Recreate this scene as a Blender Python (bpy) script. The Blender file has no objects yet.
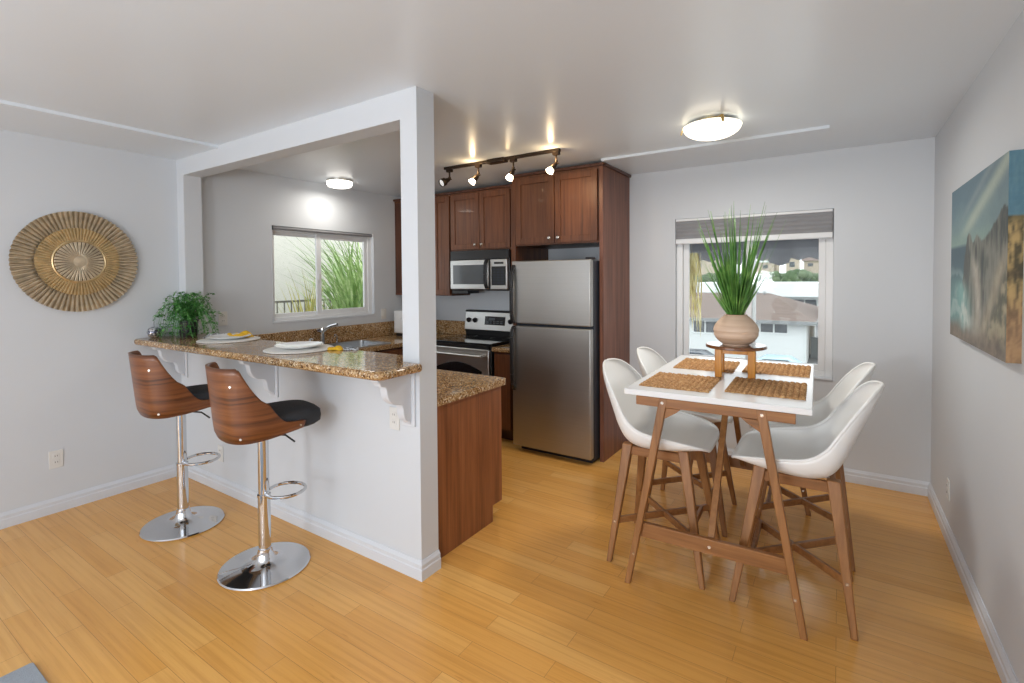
import bpy, bmesh, math, random
from mathutils import Vector, Matrix
random.seed(7)
PI = math.pi
sc = bpy.context.scene
COL = sc.collection

# ------------------------------------------------------------------ camera, world, light, exposure
YAW, PITCH, ROLL = 0.58220, 0.02465, -0.00705
fw = Vector((-math.sin(YAW)*math.cos(PITCH), math.cos(YAW)*math.cos(PITCH), -math.sin(PITCH)))
rt = Vector((math.cos(YAW), math.sin(YAW), 0.0))
up = rt.cross(fw)
cr, sr = math.cos(ROLL), math.sin(ROLL)
rt, up = cr*rt + sr*up, -sr*rt + cr*up
cam = bpy.data.cameras.new('camera')
cam.sensor_width = 36.0
cam.lens = 497.296/1024*36.0
cam.shift_y = (290.62-341.5)/1024
cam.clip_start = 0.05
cam.clip_end = 500
co = bpy.data.objects.new('camera', cam)
COL.objects.link(co)
M3 = Matrix((rt, up, -fw)).transposed()
co.matrix_world = Matrix.Translation((0, 0, 1.5066)) @ M3.to_4x4()
sc.camera = co

w = bpy.data.worlds.new('overcast_sky')
sc.world = w
w.use_nodes = True
bg = w.node_tree.nodes['Background']
bg.inputs[0].default_value = (0.94, 0.97, 1.0, 1)
bg.inputs[1].default_value = 2.3

def light(name, kind, loc, energy, color=(1, 1, 1), rot=None, look=None, **kw):
    l = bpy.data.lights.new(name, kind)
    l.energy = energy
    l.color = color
    for k, v in kw.items():
        setattr(l, k, v)
    o = bpy.data.objects.new(name, l)
    COL.objects.link(o)
    o.location = loc
    if look is not None:
        o.rotation_euler = (Vector(look)-Vector(loc)).to_track_quat('-Z', 'Y').to_euler()
    elif rot is not None:
        o.rotation_euler = rot
    return o

# daylight from the living room's windows behind the photographer
light('living_room_window_light', 'AREA', (-2.1, -2.95, 1.15), 72, (0.88, 0.94, 1.0), look=(-2.0, 3.0, 0.95),
      shape='RECTANGLE', size=3.8, size_y=1.9)
light('side_window_light', 'AREA', (0.45, -1.3, 1.4), 32, (0.88, 0.94, 1.0), look=(-3.2, 0.6, 1.3),
      shape='RECTANGLE', size=1.6, size_y=1.5)
# added unseen area light behind the camera, bounced off the ceiling as overhead fill
light('added_ceiling_bounce', 'AREA', (-1.2, -1.9, 1.45), 42, (0.90, 0.95, 1.0), look=(-1.1, -1.0, 2.475), shape='DISK', size=0.5)
sc.view_settings.view_transform = 'Standard'
sc.view_settings.look = 'None'
sc.view_settings.gamma = 1.0
sc.view_settings.use_curve_mapping = False
sc.view_settings.exposure = 0.15

# ------------------------------------------------------------------ materials
def srgb(r, g, b):
    f = lambda c: (c/255/12.92) if c/255 <= 0.04045 else ((c/255+0.055)/1.055)**2.4
    return (f(r), f(g), f(b), 1.0)

MATS = {}
class NT:
    def __init__(s, name):
        m = bpy.data.materials.new(name)
        m.use_nodes = True
        s.m = m
        s.n = m.node_tree.nodes
        s.l = m.node_tree.links
        s.b = s.n['Principled BSDF']
        s.out = s.n['Material Output']
        MATS[name] = m
    def add(s, t, **kw):
        nd = s.n.new(t)
        for k, v in kw.items():
            if k.startswith('i_'):
                nd.inputs[k[2:].replace('_', ' ')].default_value = v
            else:
                setattr(nd, k, v)
        return nd
    def link(s, a, b):
        s.l.new(a, b)
    def coords(s, scale=(1, 1, 1), rot=(0, 0, 0), kind='Object'):
        tc = s.add('ShaderNodeTexCoord')
        mp = s.add('ShaderNodeMapping')
        mp.inputs['Scale'].default_value = scale
        mp.inputs['Rotation'].default_value = rot
        s.link(tc.outputs[kind], mp.inputs['Vector'])
        return mp.outputs['Vector']
    def ramp(s, fac, stops):
        r = s.add('ShaderNodeValToRGB')
        e = r.color_ramp.elements
        while len(e) < len(stops):
            e.new(0.5)
        for i, (p, c) in enumerate(stops):
            e[i].position = p
            e[i].color = c
        s.link(fac, r.inputs[0])
        return r.outputs[0]
    def noise(s, vec, scale=5, detail=4, rough=0.5):
        n = s.add('ShaderNodeTexNoise')
        n.inputs['Scale'].default_value = scale
        n.inputs['Detail'].default_value = detail
        n.inputs['Roughness'].default_value = rough
        if vec is not None:
            s.link(vec, n.inputs['Vector'])
        return n.outputs['Fac']
    def mix(s, fac, a, b, mode='MIX'):
        n = s.add('ShaderNodeMix', data_type='RGBA', blend_type=mode)
        for sock, v in ((n.inputs[0], fac), (n.inputs[6], a), (n.inputs[7], b)):
            if hasattr(v, 'links'):
                s.link(v, sock)
            else:
                sock.default_value = v
        return n.outputs[2]
    def bump(s, h, strength=0.2, dist=0.01):
        b = s.add('ShaderNodeBump')
        b.inputs['Strength'].default_value = strength
        b.inputs['Distance'].default_value = dist
        s.link(h, b.inputs['Height'])
        s.link(b.outputs[0], s.b.inputs['Normal'])

def plain(name, col, rough=0.5, metal=0.0, var=0.04, scale=8, spec=0.5, bump=0.0, bscale=60, coat=0.0):
    t = NT(name)
    v = t.coords()
    n = t.noise(v, scale, 3)
    lo = tuple(c*(1-var) for c in col[:3])+(1,)
    hi = tuple(min(1, c*(1+var)) for c in col[:3])+(1,)
    t.link(t.ramp(n, [(0.3, lo), (0.7, hi)]), t.b.inputs['Base Color'])
    t.b.inputs['Roughness'].default_value = rough
    t.b.inputs['Metallic'].default_value = metal
    t.b.inputs['Specular IOR Level'].default_value = spec
    t.b.inputs['Coat Weight'].default_value = coat
    if bump:
        t.bump(t.noise(v, bscale, 3), bump, 0.003)
    return t.m

def wood(name, dark, mid, light_, axis='z', rough=0.35, scale=1.0, coat=0.0, contrast=1.0):
    t = NT(name)
    s = {'x': (1.2, 22, 22), 'y': (22, 1.2, 22), 'z': (22, 22, 1.2)}[axis]
    v = t.coords(tuple(a*scale for a in s))
    n = t.noise(v, 1.6, 6, 0.6)
    s2 = {'x': (0.8, 90, 90), 'y': (90, 0.8, 90), 'z': (90, 90, 0.8)}[axis]
    n2 = t.noise(t.coords(tuple(a*scale for a in s2)), 1.0, 4, 0.6)
    c = t.ramp(n, [(0.28, dark), (0.5, mid), (0.75, light_)])
    g = t.ramp(n2, [(0.35, (0.55, 0.5, 0.45, 1)), (0.6, (1, 1, 1, 1))])
    t.link(t.mix(0.45*contrast, c, g, 'MULTIPLY'), t.b.inputs['Base Color'])
    t.b.inputs['Roughness'].default_value = rough
    t.b.inputs['Coat Weight'].default_value = coat
    t.bump(n2, 0.05, 0.002)
    return t.m

wall_m = plain('wall_paint', (0.635, 0.66, 0.69), 0.62, var=0.012, scale=1.5, bump=0.05, bscale=120)
ceil_m = plain('ceiling_paint', (0.745, 0.80, 0.855), 0.30, var=0.01, scale=1.2, bump=0.04, bscale=30)
trim_m = plain('white_trim_paint', (0.66, 0.685, 0.725), 0.35, var=0.01)
white_metal_m = plain('white_vinyl', (0.78, 0.79, 0.80), 0.35, var=0.01)
plate_m = plain('outlet_plastic', (0.72, 0.71, 0.68), 0.4, var=0.01)
slot_m = plain('outlet_slot_plastic', (0.12, 0.11, 0.1), 0.5)
cherry_m = wood('cherry_cabinet_wood', srgb(76, 43, 26), srgb(108, 65, 39), srgb(128, 80, 50), 'z', 0.42, coat=0.06)
cherry_dark_m = wood('cherry_cabinet_edge_wood', srgb(60, 34, 22), srgb(84, 49, 32), srgb(100, 60, 40), 'z', 0.4)
def veneer():
    t = NT('walnut_veneer')
    w1 = t.noise(t.coords((2.2, 2.2, 2.2)), 1.6, 2)
    mp = t.coords((1.2, 1.2, 44))
    wob = t.add('ShaderNodeVectorMath', operation='ADD')
    sc3 = t.add('ShaderNodeVectorMath', operation='SCALE')
    sc3.inputs['Scale'].default_value = 2.6
    cmb = t.add('ShaderNodeCombineXYZ')
    t.link(w1, cmb.inputs[2])
    t.link(cmb.outputs[0], sc3.inputs[0])
    t.link(mp, wob.inputs[0])
    t.link(sc3.outputs[0], wob.inputs[1])
    n = t.noise(wob.outputs[0], 1.0, 5, 0.55)
    fine = t.noise(t.coords((4, 4, 160)), 1.0, 3)
    c = t.ramp(n, [(0.3, srgb(82, 44, 20)), (0.48, srgb(118, 68, 34)), (0.7, srgb(142, 88, 48))])
    f_ = t.ramp(fine, [(0.3, (0.72, 0.66, 0.6, 1)), (0.6, (1, 1, 1, 1))])
    t.link(t.mix(0.5, c, f_, 'MULTIPLY'), t.b.inputs['Base Color'])
    t.b.inputs['Roughness'].default_value = 0.35
    t.b.inputs['Coat Weight'].default_value = 0.1
    return t.m
walnut_m = veneer()
leg_m = wood('walnut_stained_beech', srgb(126, 84, 46), srgb(152, 104, 60), srgb(170, 120, 74), 'z', 0.38, contrast=0.6)
legx_m = wood('walnut_stained_beech_rail', srgb(124, 82, 44), srgb(150, 101, 58), srgb(168, 118, 72), 'x', 0.38, contrast=0.6)
amber_m = wood('amber_varnished_wood', srgb(186, 116, 30), srgb(212, 140, 44), srgb(228, 162, 66), 'z', 0.3, coat=0.3, contrast=0.5)
amber_top_m = wood('brown_varnished_wood', srgb(90, 52, 26), srgb(122, 74, 38), srgb(160, 102, 56), 'x', 0.2, coat=0.5)
shell_m = plain('white_chair_plastic', (0.87, 0.865, 0.845), 0.38, var=0.008)
table_white_m = plain('white_laminate', (0.86, 0.87, 0.88), 0.22, var=0.008)
black_m = plain('black_plastic', (0.018, 0.018, 0.02), 0.35)
blackglass_m = plain('black_glass', (0.012, 0.013, 0.016), 0.06)
greyglass_m = plain('smoked_oven_glass', (0.10, 0.11, 0.12), 0.12)
fridge_side_m = plain('fridge_side_enamel', (0.022, 0.028, 0.04), 0.4)
bronze_m = plain('dark_bronze', (0.035, 0.022, 0.014), 0.35, metal=0.6)
chrome_m = plain('chrome', (0.64, 0.65, 0.67), 0.06, metal=1.0, var=0.01)
nickel_m = plain('satin_nickel', (0.70, 0.67, 0.62), 0.25, metal=1.0)
brass_m = plain('brass', (0.62, 0.44, 0.18), 0.28, metal=1.0)
gold_m = plain('antique_gold_leaf', (0.62, 0.52, 0.38), 0.42, metal=0.85, var=0.2, scale=22)
gold2_m = plain('bright_gold_leaf', (0.66, 0.51, 0.29), 0.42, metal=0.85, var=0.2, scale=22)
gold_dark_m = plain('gold_backing', (0.16, 0.11, 0.06), 0.5, metal=0.5)
fabric_m = plain('charcoal_fabric', (0.030, 0.032, 0.036), 0.85, var=0.15, scale=200, bump=0.4, bscale=500)
sink_m = plain('sink_steel', (0.62, 0.64, 0.66), 0.3, metal=1.0)
porcelain_m = plain('white_porcelain', (0.82, 0.83, 0.83), 0.18, var=0.01)
charger_m = plain('white_beaded_placemat', (0.80, 0.78, 0.74), 0.7, var=0.08, scale=150, bump=0.6, bscale=300)
yellow_m = plain('mustard_cloth', srgb(228, 180, 38), 0.8, var=0.15, scale=60, bump=0.3, bscale=300)
pot_dark_m = plain('black_glazed_pot', (0.025, 0.02, 0.025), 0.3)
rug_m = plain('grey_woven_rug', (0.33, 0.36, 0.40), 0.9, var=0.08, scale=120, bump=0.5, bscale=400)
soil_m = plain('potting_soil', (0.05, 0.035, 0.025), 0.95)
shade_m = plain('grey_cellular_shade', (0.26, 0.26, 0.27), 0.8)
stucco_m = plain('beige_stucco', (0.66, 0.63, 0.56), 0.9, var=0.04, bump=0.3, bscale=60)
ext_white_m = plain('white_painted_siding', (0.72, 0.75, 0.74), 0.8, var=0.02)
ext_tan_m = plain('tan_plaster', (0.50, 0.42, 0.34), 0.9, var=0.08)
ext_roof_m = plain('brown_roof_shingle', (0.155, 0.115, 0.095), 0.9, var=0.2, scale=3)
ext_trim_m = plain('grey_eave_trim', (0.22, 0.23, 0.23), 0.7)
ext_win_m = plain('dark_window_glass', (0.09, 0.10, 0.11), 0.15)
ext_ground_m = plain('asphalt', (0.20, 0.20, 0.20), 0.9, var=0.1)
awning_m = plain('charcoal_awning_mesh', (0.13, 0.13, 0.14), 0.85)
rail_m = plain('railing_iron', (0.17, 0.16, 0.14), 0.6)
car_dark_m = plain('dark_car_paint', (0.03, 0.04, 0.055), 0.25)
car_blue_m = plain('pale_blue_car_paint', (0.36, 0.52, 0.60), 0.25)

def stainless(name, axis, base=(0.46, 0.45, 0.43), rough=0.38):
    t = NT(name)
    s = (1, 1, 260) if axis == 'x' else (260, 260, 1)
    n = t.noise(t.coords(s), 1.0, 3)
    t.link(t.ramp(n, [(0.3, tuple(c*0.93 for c in base)+(1,)), (0.7, base+(1,))]), t.b.inputs['Base Color'])
    t.b.inputs['Metallic'].default_value = 1.0
    r = t.add('ShaderNodeMapRange', i_To_Min=rough-0.04, i_To_Max=rough+0.06)
    t.link(t.noise(t.coords((2, 2, 2)), 2, 3), r.inputs['Value'])
    t.link(r.outputs[0], t.b.inputs['Roughness'])
    return t.m
steel_m = stainless('brushed_stainless', 'x')
steel2_m = stainless('appliance_stainless', 'x', (0.68, 0.68, 0.67), 0.38)
panel_m = wood('oak_end_panel_wood', srgb(104, 60, 34), srgb(144, 88, 52), srgb(168, 108, 68), 'z', 0.42, scale=0.7, coat=0.05)
panel2_m = wood('cherry_side_panel_wood', srgb(92, 56, 40), srgb(124, 78, 58), srgb(144, 94, 72), 'z', 0.42, scale=0.8)

def granite():
    t = NT('brown_granite')
    v = t.coords()
    vo = t.add('ShaderNodeTexVoronoi', feature='F1')
    vo.inputs['Scale'].default_value = 150
    t.link(v, vo.inputs['Vector'])
    sep = t.add('ShaderNodeSeparateColor')
    t.link(vo.outputs['Color'], sep.inputs[0])
    c = t.ramp(sep.outputs[0], [(0.0, srgb(84, 60, 40)), (0.10, srgb(142, 104, 64)), (0.32, srgb(180, 143, 98)),
                                (0.58, srgb(200, 170, 128)), (0.82, srgb(160, 126, 88)), (0.94, srgb(232, 216, 188))])
    t.n[c.node.name].color_ramp.interpolation = 'CONSTANT'
    n = t.noise(v, 26, 5, 0.65)
    d = t.ramp(n, [(0.32, (0.56, 0.50, 0.45, 1)), (0.55, (1, 1, 1, 1))])
    t.link(t.mix(0.7, c, d, 'MULTIPLY'), t.b.inputs['Base Color'])
    t.b.inputs['Roughness'].default_value = 0.09
    return t.m
granite_m = granite()

def bamboo():
    t = NT('bamboo_floor_planks')
    v = t.coords()
    br = t.add('ShaderNodeTexBrick')
    br.offset = 0.37
    br.offset_frequency = 2
    br.squash = 1.0
    for k, val in (('Scale', 1.0), ('Mortar Size', 0.0009), ('Mortar Smooth', 0.15), ('Bias', 0.0), ('Brick Width', 0.92), ('Row Height', 0.094)):
        br.inputs[k].default_value = val
    br.inputs['Color1'].default_value = (0, 0, 0, 1)
    br.inputs['Color2'].default_value = (1, 1, 1, 1)
    br.inputs['Mortar'].default_value = (0.5, 0.5, 0.5, 1)
    t.link(v, br.inputs['Vector'])
    bw = t.add('ShaderNodeSeparateColor')
    t.link(br.outputs['Color'], bw.inputs[0])
    base = t.ramp(bw.outputs[0], [(0.0, srgb(222, 162, 82)), (0.45, srgb(228, 168, 88)), (0.8, srgb(231, 173, 94)), (1.0, srgb(236, 182, 106))])
    st = t.noise(t.coords((1.3, 52, 1)), 1.0, 5, 0.65)
    s2 = t.ramp(st, [(0.32, (0.74, 0.66, 0.56, 1)), (0.56, (1, 1, 1, 1))])
    c = t.mix(0.62, base, s2, 'MULTIPLY')
    kn = t.noise(t.coords((9, 70, 1)), 1.0, 2, 0.5)
    k2 = t.ramp(kn, [(0.68, (1, 1, 1, 1)), (0.78, (0.72, 0.6, 0.48, 1))])
    c = t.mix(0.6, c, k2, 'MULTIPLY')
    big = t.ramp(t.noise(t.coords((0.9, 0.9, 0.9)), 1.0, 2), [(0.3, (0.93, 0.91, 0.88, 1)), (0.7, (1, 1, 1, 1))])
    c = t.mix(0.7, c, big, 'MULTIPLY')
    c = t.mix(br.outputs['Fac'], c, srgb(164, 114, 60))
    t.link(c, t.b.inputs['Base Color'])
    t.b.inputs['Roughness'].default_value = 0.21
    t.b.inputs['Specular IOR Level'].default_value = 0.5
    b = t.add('ShaderNodeBump')
    b.inputs['Strength'].default_value = 0.15
    b.inputs['Distance'].default_value = 0.002
    b.invert = True
    t.link(br.outputs['Fac'], b.inputs['Height'])
    t.link(b.outputs[0], t.b.inputs['Normal'])
    return t.m
floor_m = bamboo()

def woven():
    t = NT('woven_seagrass')
    v = t.coords()
    n = t.noise(v, 90, 4, 0.6)
    n2 = t.noise(v, 14, 3, 0.5)
    c = t.ramp(n, [(0.25, srgb(126, 84, 48)), (0.5, srgb(188, 140, 88)), (0.75, srgb(232, 196, 146))])
    d = t.ramp(n2, [(0.3, (0.66, 0.58, 0.5, 1)), (0.65, (1, 1, 1, 1))])
    t.link(t.mix(0.55, c, d, 'MULTIPLY'), t.b.inputs['Base Color'])
    t.b.inputs['Roughness'].default_value = 0.75
    return t.m
woven_m = woven()

def terracotta():
    t = NT('ribbed_cream_ceramic')
    v = t.coords((3, 3, 40))
    n = t.noise(v, 1.0, 3)
    c = t.ramp(n, [(0.3, srgb(205, 170, 140)), (0.55, srgb(226, 196, 170)), (0.75, srgb(236, 212, 190))])
    t.link(c, t.b.inputs['Base Color'])
    t.b.inputs['Roughness'].default_value = 0.6
    return t.m
ceramic_m = terracotta()

def leaf(name, a, b, c, rough=0.45, scale=14):
    t = NT(name)
    n = t.noise(t.coords(), scale, 3)
    t.link(t.ramp(n, [(0.3, a), (0.5, b), (0.72, c)]), t.b.inputs['Base Color'])
    t.b.inputs['Roughness'].default_value = rough
    return t.m
blade_m = leaf('grass_blade_green', srgb(52, 92, 36), srgb(86, 138, 58), srgb(140, 184, 96))
trail_m = leaf('trailing_leaf_green', srgb(40, 92, 34), srgb(72, 140, 60), srgb(140, 190, 120), 0.5, 30)
palm_m = leaf('palm_leaf_green', srgb(96, 128, 66), srgb(140, 168, 98), srgb(198, 212, 158), 0.5, 5)
bamboo_leaf_m = leaf('yellow_green_leaf', srgb(142, 136, 66), srgb(176, 168, 92), srgb(208, 200, 136), 0.5, 6)
hill_m = leaf('hillside_scrub', srgb(60, 78, 54), srgb(88, 106, 76), srgb(122, 134, 104), 0.9, 0.25)
frond_m = leaf('pale_dried_frond', srgb(170, 150, 84), srgb(200, 186, 120), srgb(222, 212, 156), 0.7, 8)

def emit(name, col, strength, base=(0.9, 0.9, 0.9, 1)):
    t = NT(name)
    t.b.inputs['Base Color'].default_value = base
    t.b.inputs['Emission Color'].default_value = col
    t.b.inputs['Emission Strength'].default_value = strength
    t.b.inputs['Roughness'].default_value = 0.3
    return t.m
dome_m = emit('lit_opal_glass', (1.0, 0.88, 0.66, 1), 2.6)
dome2_m = emit('lit_white_diffuser', (1.0, 0.96, 0.88, 1), 3.0)
bulb_m = emit('lit_halogen_bulb', (1.0, 0.82, 0.55, 1), 12.0)
bulb_dim_m = emit('dim_halogen_bulb', (0.8, 0.8, 0.75, 1), 0.4)

def glass():
    t = NT('window_glass')
    t.n.remove(t.b)
    tr = t.add('ShaderNodeBsdfTransparent')
    tr.inputs[0].default_value = (0.95, 0.97, 0.97, 1)
    gl = t.add('ShaderNodeBsdfGlossy')
    gl.inputs['Roughness'].default_value = 0.02
    fr = t.add('ShaderNodeFresnel')
    fr.inputs[0].default_value = 1.22
    mx = t.add('ShaderNodeMixShader')
    t.link(fr.outputs[0], mx.inputs[0])
    t.link(tr.outputs[0], mx.inputs[1])
    t.link(gl.outputs[0], mx.inputs[2])
    t.link(mx.outputs[0], t.out.inputs[0])
    return t.m
glass_m = glass()

def checker_cloth():
    t = NT('grey_patterned_cloth')
    vo = t.add('ShaderNodeTexVoronoi')
    vo.inputs['Scale'].default_value = 75
    t.link(t.coords(), vo.inputs['Vector'])
    t.link(t.ramp(vo.outputs['Distance'], [(0.3, (0.03, 0.035, 0.045, 1)), (0.55, (0.52, 0.55, 0.58, 1))]), t.b.inputs['Base Color'])
    t.b.inputs['Roughness'].default_value = 0.85
    return t.m
pattern_m = checker_cloth()

def mosaic():
    t = NT('mirrored_mosaic')
    vo = t.add('ShaderNodeTexVoronoi')
    vo.inputs['Scale'].default_value = 70
    t.link(t.coords(), vo.inputs['Vector'])
    t.link(t.ramp(vo.outputs['Distance'], [(0.45, (0.85, 0.86, 0.9, 1)), (0.7, (0.10, 0.10, 0.13, 1))]), t.b.inputs['Base Color'])
    t.b.inputs['Metallic'].default_value = 0.8
    t.b.inputs['Roughness'].default_value = 0.2
    return t.m
mosaic_m = mosaic()

def canvas():
    t = NT('painted_canvas')
    a = t.add('ShaderNodeVertexColor', layer_name='paint')
    n = t.noise(t.coords((1, 1, 1)), 60, 4)
    d = t.ramp(n, [(0.3, (0.82, 0.82, 0.82, 1)), (0.7, (1, 1, 1, 1))])
    t.link(t.mix(0.5, a.outputs[0], d, 'MULTIPLY'), t.b.inputs['Base Color'])
    t.b.inputs['Roughness'].default_value = 0.6
    return t.m
canvas_m = canvas()

# ------------------------------------------------------------------ mesh helpers
class MB:
    def __init__(s):
        s.v, s.f = [], []
    def add(s, vs, fs):
        o = len(s.v)
        s.v += [tuple(p) for p in vs]
        s.f += [tuple(i+o for i in f) for f in fs]
        return s
    def box(s, x0, x1, y0, y1, z0, z1):
        return s.add([(x0, y0, z0), (x1, y0, z0), (x1, y1, z0), (x0, y1, z0), (x0, y0, z1), (x1, y0, z1), (x1, y1, z1), (x0, y1, z1)],
                     [(0, 3, 2, 1), (4, 5, 6, 7), (0, 1, 5, 4), (1, 2, 6, 5), (2, 3, 7, 6), (3, 0, 4, 7)])
    def bar(s, p0, p1, a0, b0, a1=None, b1=None, side=(1, 0, 0)):
        """tapered bar of rectangular section; side = rough direction of the 'a' width"""
        a1 = a0 if a1 is None else a1
        b1 = b0 if b1 is None else b1
        p0, p1 = Vector(p0), Vector(p1)
        d = (p1-p0).normalized()
        u = Vector(side)
        u = (u-d*u.dot(d)).normalized()
        n = d.cross(u)
        vs = []
        for p, a, b in ((p0, a0, b0), (p1, a1, b1)):
            for i, j in ((-1, -1), (1, -1), (1, 1), (-1, 1)):
                vs.append(p+u*(a/2*i)+n*(b/2*j))
        return s.add(vs, [(0, 3, 2, 1), (4, 5, 6, 7), (0, 1, 5, 4), (1, 2, 6, 5), (2, 3, 7, 6), (3, 0, 4, 7)])
    def leg(s, p0, p1, a0, b0, a1, b1):
        """tapered leg with level ends"""
        vs = []
        for p, a, b in ((p0, a0, b0), (p1, a1, b1)):
            for i, j in ((-1, -1), (1, -1), (1, 1), (-1, 1)):
                vs.append((p[0]+a/2*i, p[1]+b/2*j, p[2]))
        return s.add(vs, [(0, 3, 2, 1), (4, 5, 6, 7), (0, 1, 5, 4), (1, 2, 6, 5), (2, 3, 7, 6), (3, 0, 4, 7)])
    def lathe(s, prof, n=32, c=(0, 0, 0), axis='z'):
        vs, fs = [], []
        for r, h in prof:
            for i in range(n):
                a = 2*PI*i/n
                x, y = r*math.cos(a), r*math.sin(a)
                p = {'z': (x, y, h), 'x': (h, x, y), 'y': (x, h, y)}[axis]
                vs.append((p[0]+c[0], p[1]+c[1], p[2]+c[2]))
        m = len(prof)
        for k in range(m-1):
            for i in range(n):
                j = (i+1) % n
                fs.append((k*n+i, k*n+j, (k+1)*n+j, (k+1)*n+i))
        fs.append(tuple(range(n))[::-1])
        fs.append(tuple((m-1)*n+i for i in range(n)))
        return s.add(vs, fs)
    def tube(s, pts, r, n=10, closed=False, caps=True):
        pts = [Vector(p) for p in pts]
        rs = r if isinstance(r, (list, tuple)) else [r]*len(pts)
        m = len(pts)
        vs, fs = [], []
        prev = None
        for i, p in enumerate(pts):
            if closed:
                d = (pts[(i+1) % m]-pts[i-1]).normalized()
            else:
                d = (pts[min(i+1, m-1)]-pts[max(i-1, 0)]).normalized()
            if prev is None:
                ref = Vector((0, 0, 1)) if abs(d.z) < 0.9 else Vector((1, 0, 0))
                u = (ref-d*ref.dot(d)).normalized()
            else:
                u = (prev-d*prev.dot(d)).normalized()
            prev = u
            q = d.cross(u)
            for k in range(n):
                a = 2*PI*k/n
                vs.append(p+u*(rs[i]*math.cos(a))+q*(rs[i]*math.sin(a)))
        for i in range(m if closed else m-1):
            i2 = (i+1) % m
            for k in range(n):
                k2 = (k+1) % n
                fs.append((i*n+k, i*n+k2, i2*n+k2, i2*n+k))
        if not closed and caps:
            fs.append(tuple(range(n))[::-1])
            fs.append(tuple((m-1)*n+k for k in range(n)))
        return s.add(vs, fs)
    def prism(s, poly, a, b, axis='x'):
        """extrude a 2d outline: axis x -> poly is (y, z); y -> (x, z); z -> (x, y)"""
        n = len(poly)
        def P(p, h):
            return {'x': (h, p[0], p[1]), 'y': (p[0], h, p[1]), 'z': (p[0], p[1], h)}[axis]
        vs = [P(p, a) for p in poly]+[P(p, b) for p in poly]
        fs = [tuple(range(n))[::-1], tuple(range(n, 2*n))]
        fs += [(i, (i+1) % n, n+(i+1) % n, n+i) for i in range(n)]
        return s.add(vs, fs)
    def grid(s, nu, nv, fn, cu=False):
        vs = [fn(i/(nu if cu else nu-1), j/(nv-1)) for i in range(nu) for j in range(nv)]
        fs = []
        for i in range(nu if cu else nu-1):
            i2 = (i+1) % nu
            for j in range(nv-1):
                fs.append((i*nv+j, i2*nv+j, i2*nv+j+1, i*nv+j+1))
        return s.add(vs, fs)
    def blade(s, pts, wd, side):
        """flat tapering leaf along pts"""
        vs, fs = [], []
        side = Vector(side)
        for p, w_ in zip(pts, wd):
            p = Vector(p)
            vs += [p-side*w_/2, p+side*w_/2]
        for i in range(len(pts)-1):
            fs.append((2*i, 2*i+1, 2*i+3, 2*i+2))
        return s.add(vs, fs)
    def build(s, name, mat, parent=None, bevel=0, seg=2, smooth=35, solid=0, subsurf=0, loc=None, recalc=True):
        me = bpy.data.meshes.new(name)
        me.from_pydata(s.v, [], s.f)
        if recalc:
            bm = bmesh.new()
            bm.from_mesh(me)
            bmesh.ops.recalc_face_normals(bm, faces=bm.faces)
            bm.to_mesh(me)
            bm.free()
        me.materials.append(mat)
        if smooth:
            for p in me.polygons:
                p.use_smooth = True
            if smooth < 180:
                me.set_sharp_from_angle(angle=math.radians(smooth))
        o = bpy.data.objects.new(name, me)
        COL.objects.link(o)
        if parent is not None:
            o.parent = parent
        if loc is not None:
            o.location = loc
        if solid:
            m = o.modifiers.new('solid', 'SOLIDIFY')
            m.thickness = solid
            m.offset = 0
        if bevel:
            m = o.modifiers.new('bevel', 'BEVEL')
            m.width = bevel
            m.segments = seg
            m.limit_method = 'ANGLE'
            m.angle_limit = math.radians(32)
            m.harden_normals = False
        if subsurf:
            m = o.modifiers.new('sub', 'SUBSURF')
            m.levels = m.render_levels = subsurf
        return o

def B(*a):
    return MB().box(*a)
def empty(name, loc, rz=0):
    o = bpy.data.objects.new(name, None)
    COL.objects.link(o)
    o.location = loc
    o.rotation_euler = (0, 0, rz)
    o.empty_display_size = 0.1
    return o
def tag(o, label, cat, group=None, kind=None):
    o['label'] = label
    o['category'] = cat
    if group:
        o['group'] = group
    if kind:
        o['kind'] = kind
    return o
def thing(name, loc, label, cat, rz=0, group=None):
    return tag(empty(name, loc, rz), label, cat, group)
def struct(o, label=None, cat=None):
    o['kind'] = 'structure'
    if label:
        o['label'] = label
        o['category'] = cat
    return o
def copy_thing(root, loc, rz, label, group=None):
    r = root.copy()
    COL.objects.link(r)
    r.location = loc
    r.rotation_euler = (0, 0, rz)
    r['label'] = label
    if group:
        r['group'] = group
    for ch in list(root.children):
        c = ch.copy()
        COL.objects.link(c)
        c.parent = r
        for g in list(ch.children):
            d = g.copy()
            COL.objects.link(d)
            d.parent = c
    return r

# ------------------------------------------------------------------ room shell
XL, XR, YB, YF = -4.27, 0.53, 4.37, -3.2
YH, YH2 = 1.80, 1.926            # half wall front and back face
H, HC = 2.434, 2.453              # soffit and ceiling height
PX0, PX1 = -1.852, -1.739        # post
T = 0.14
struct(B(XL-T, XR+T, YF-T, YB+T, -0.12, 0).build('floor', floor_m, smooth=0), 'honey coloured bamboo plank floor', 'floor')
struct(B(XL-T, XR+T, YF-T, YB+T, HC, HC+0.12).build('ceiling', ceil_m, smooth=0), 'white painted ceiling with a slight sheen', 'ceiling')
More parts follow.
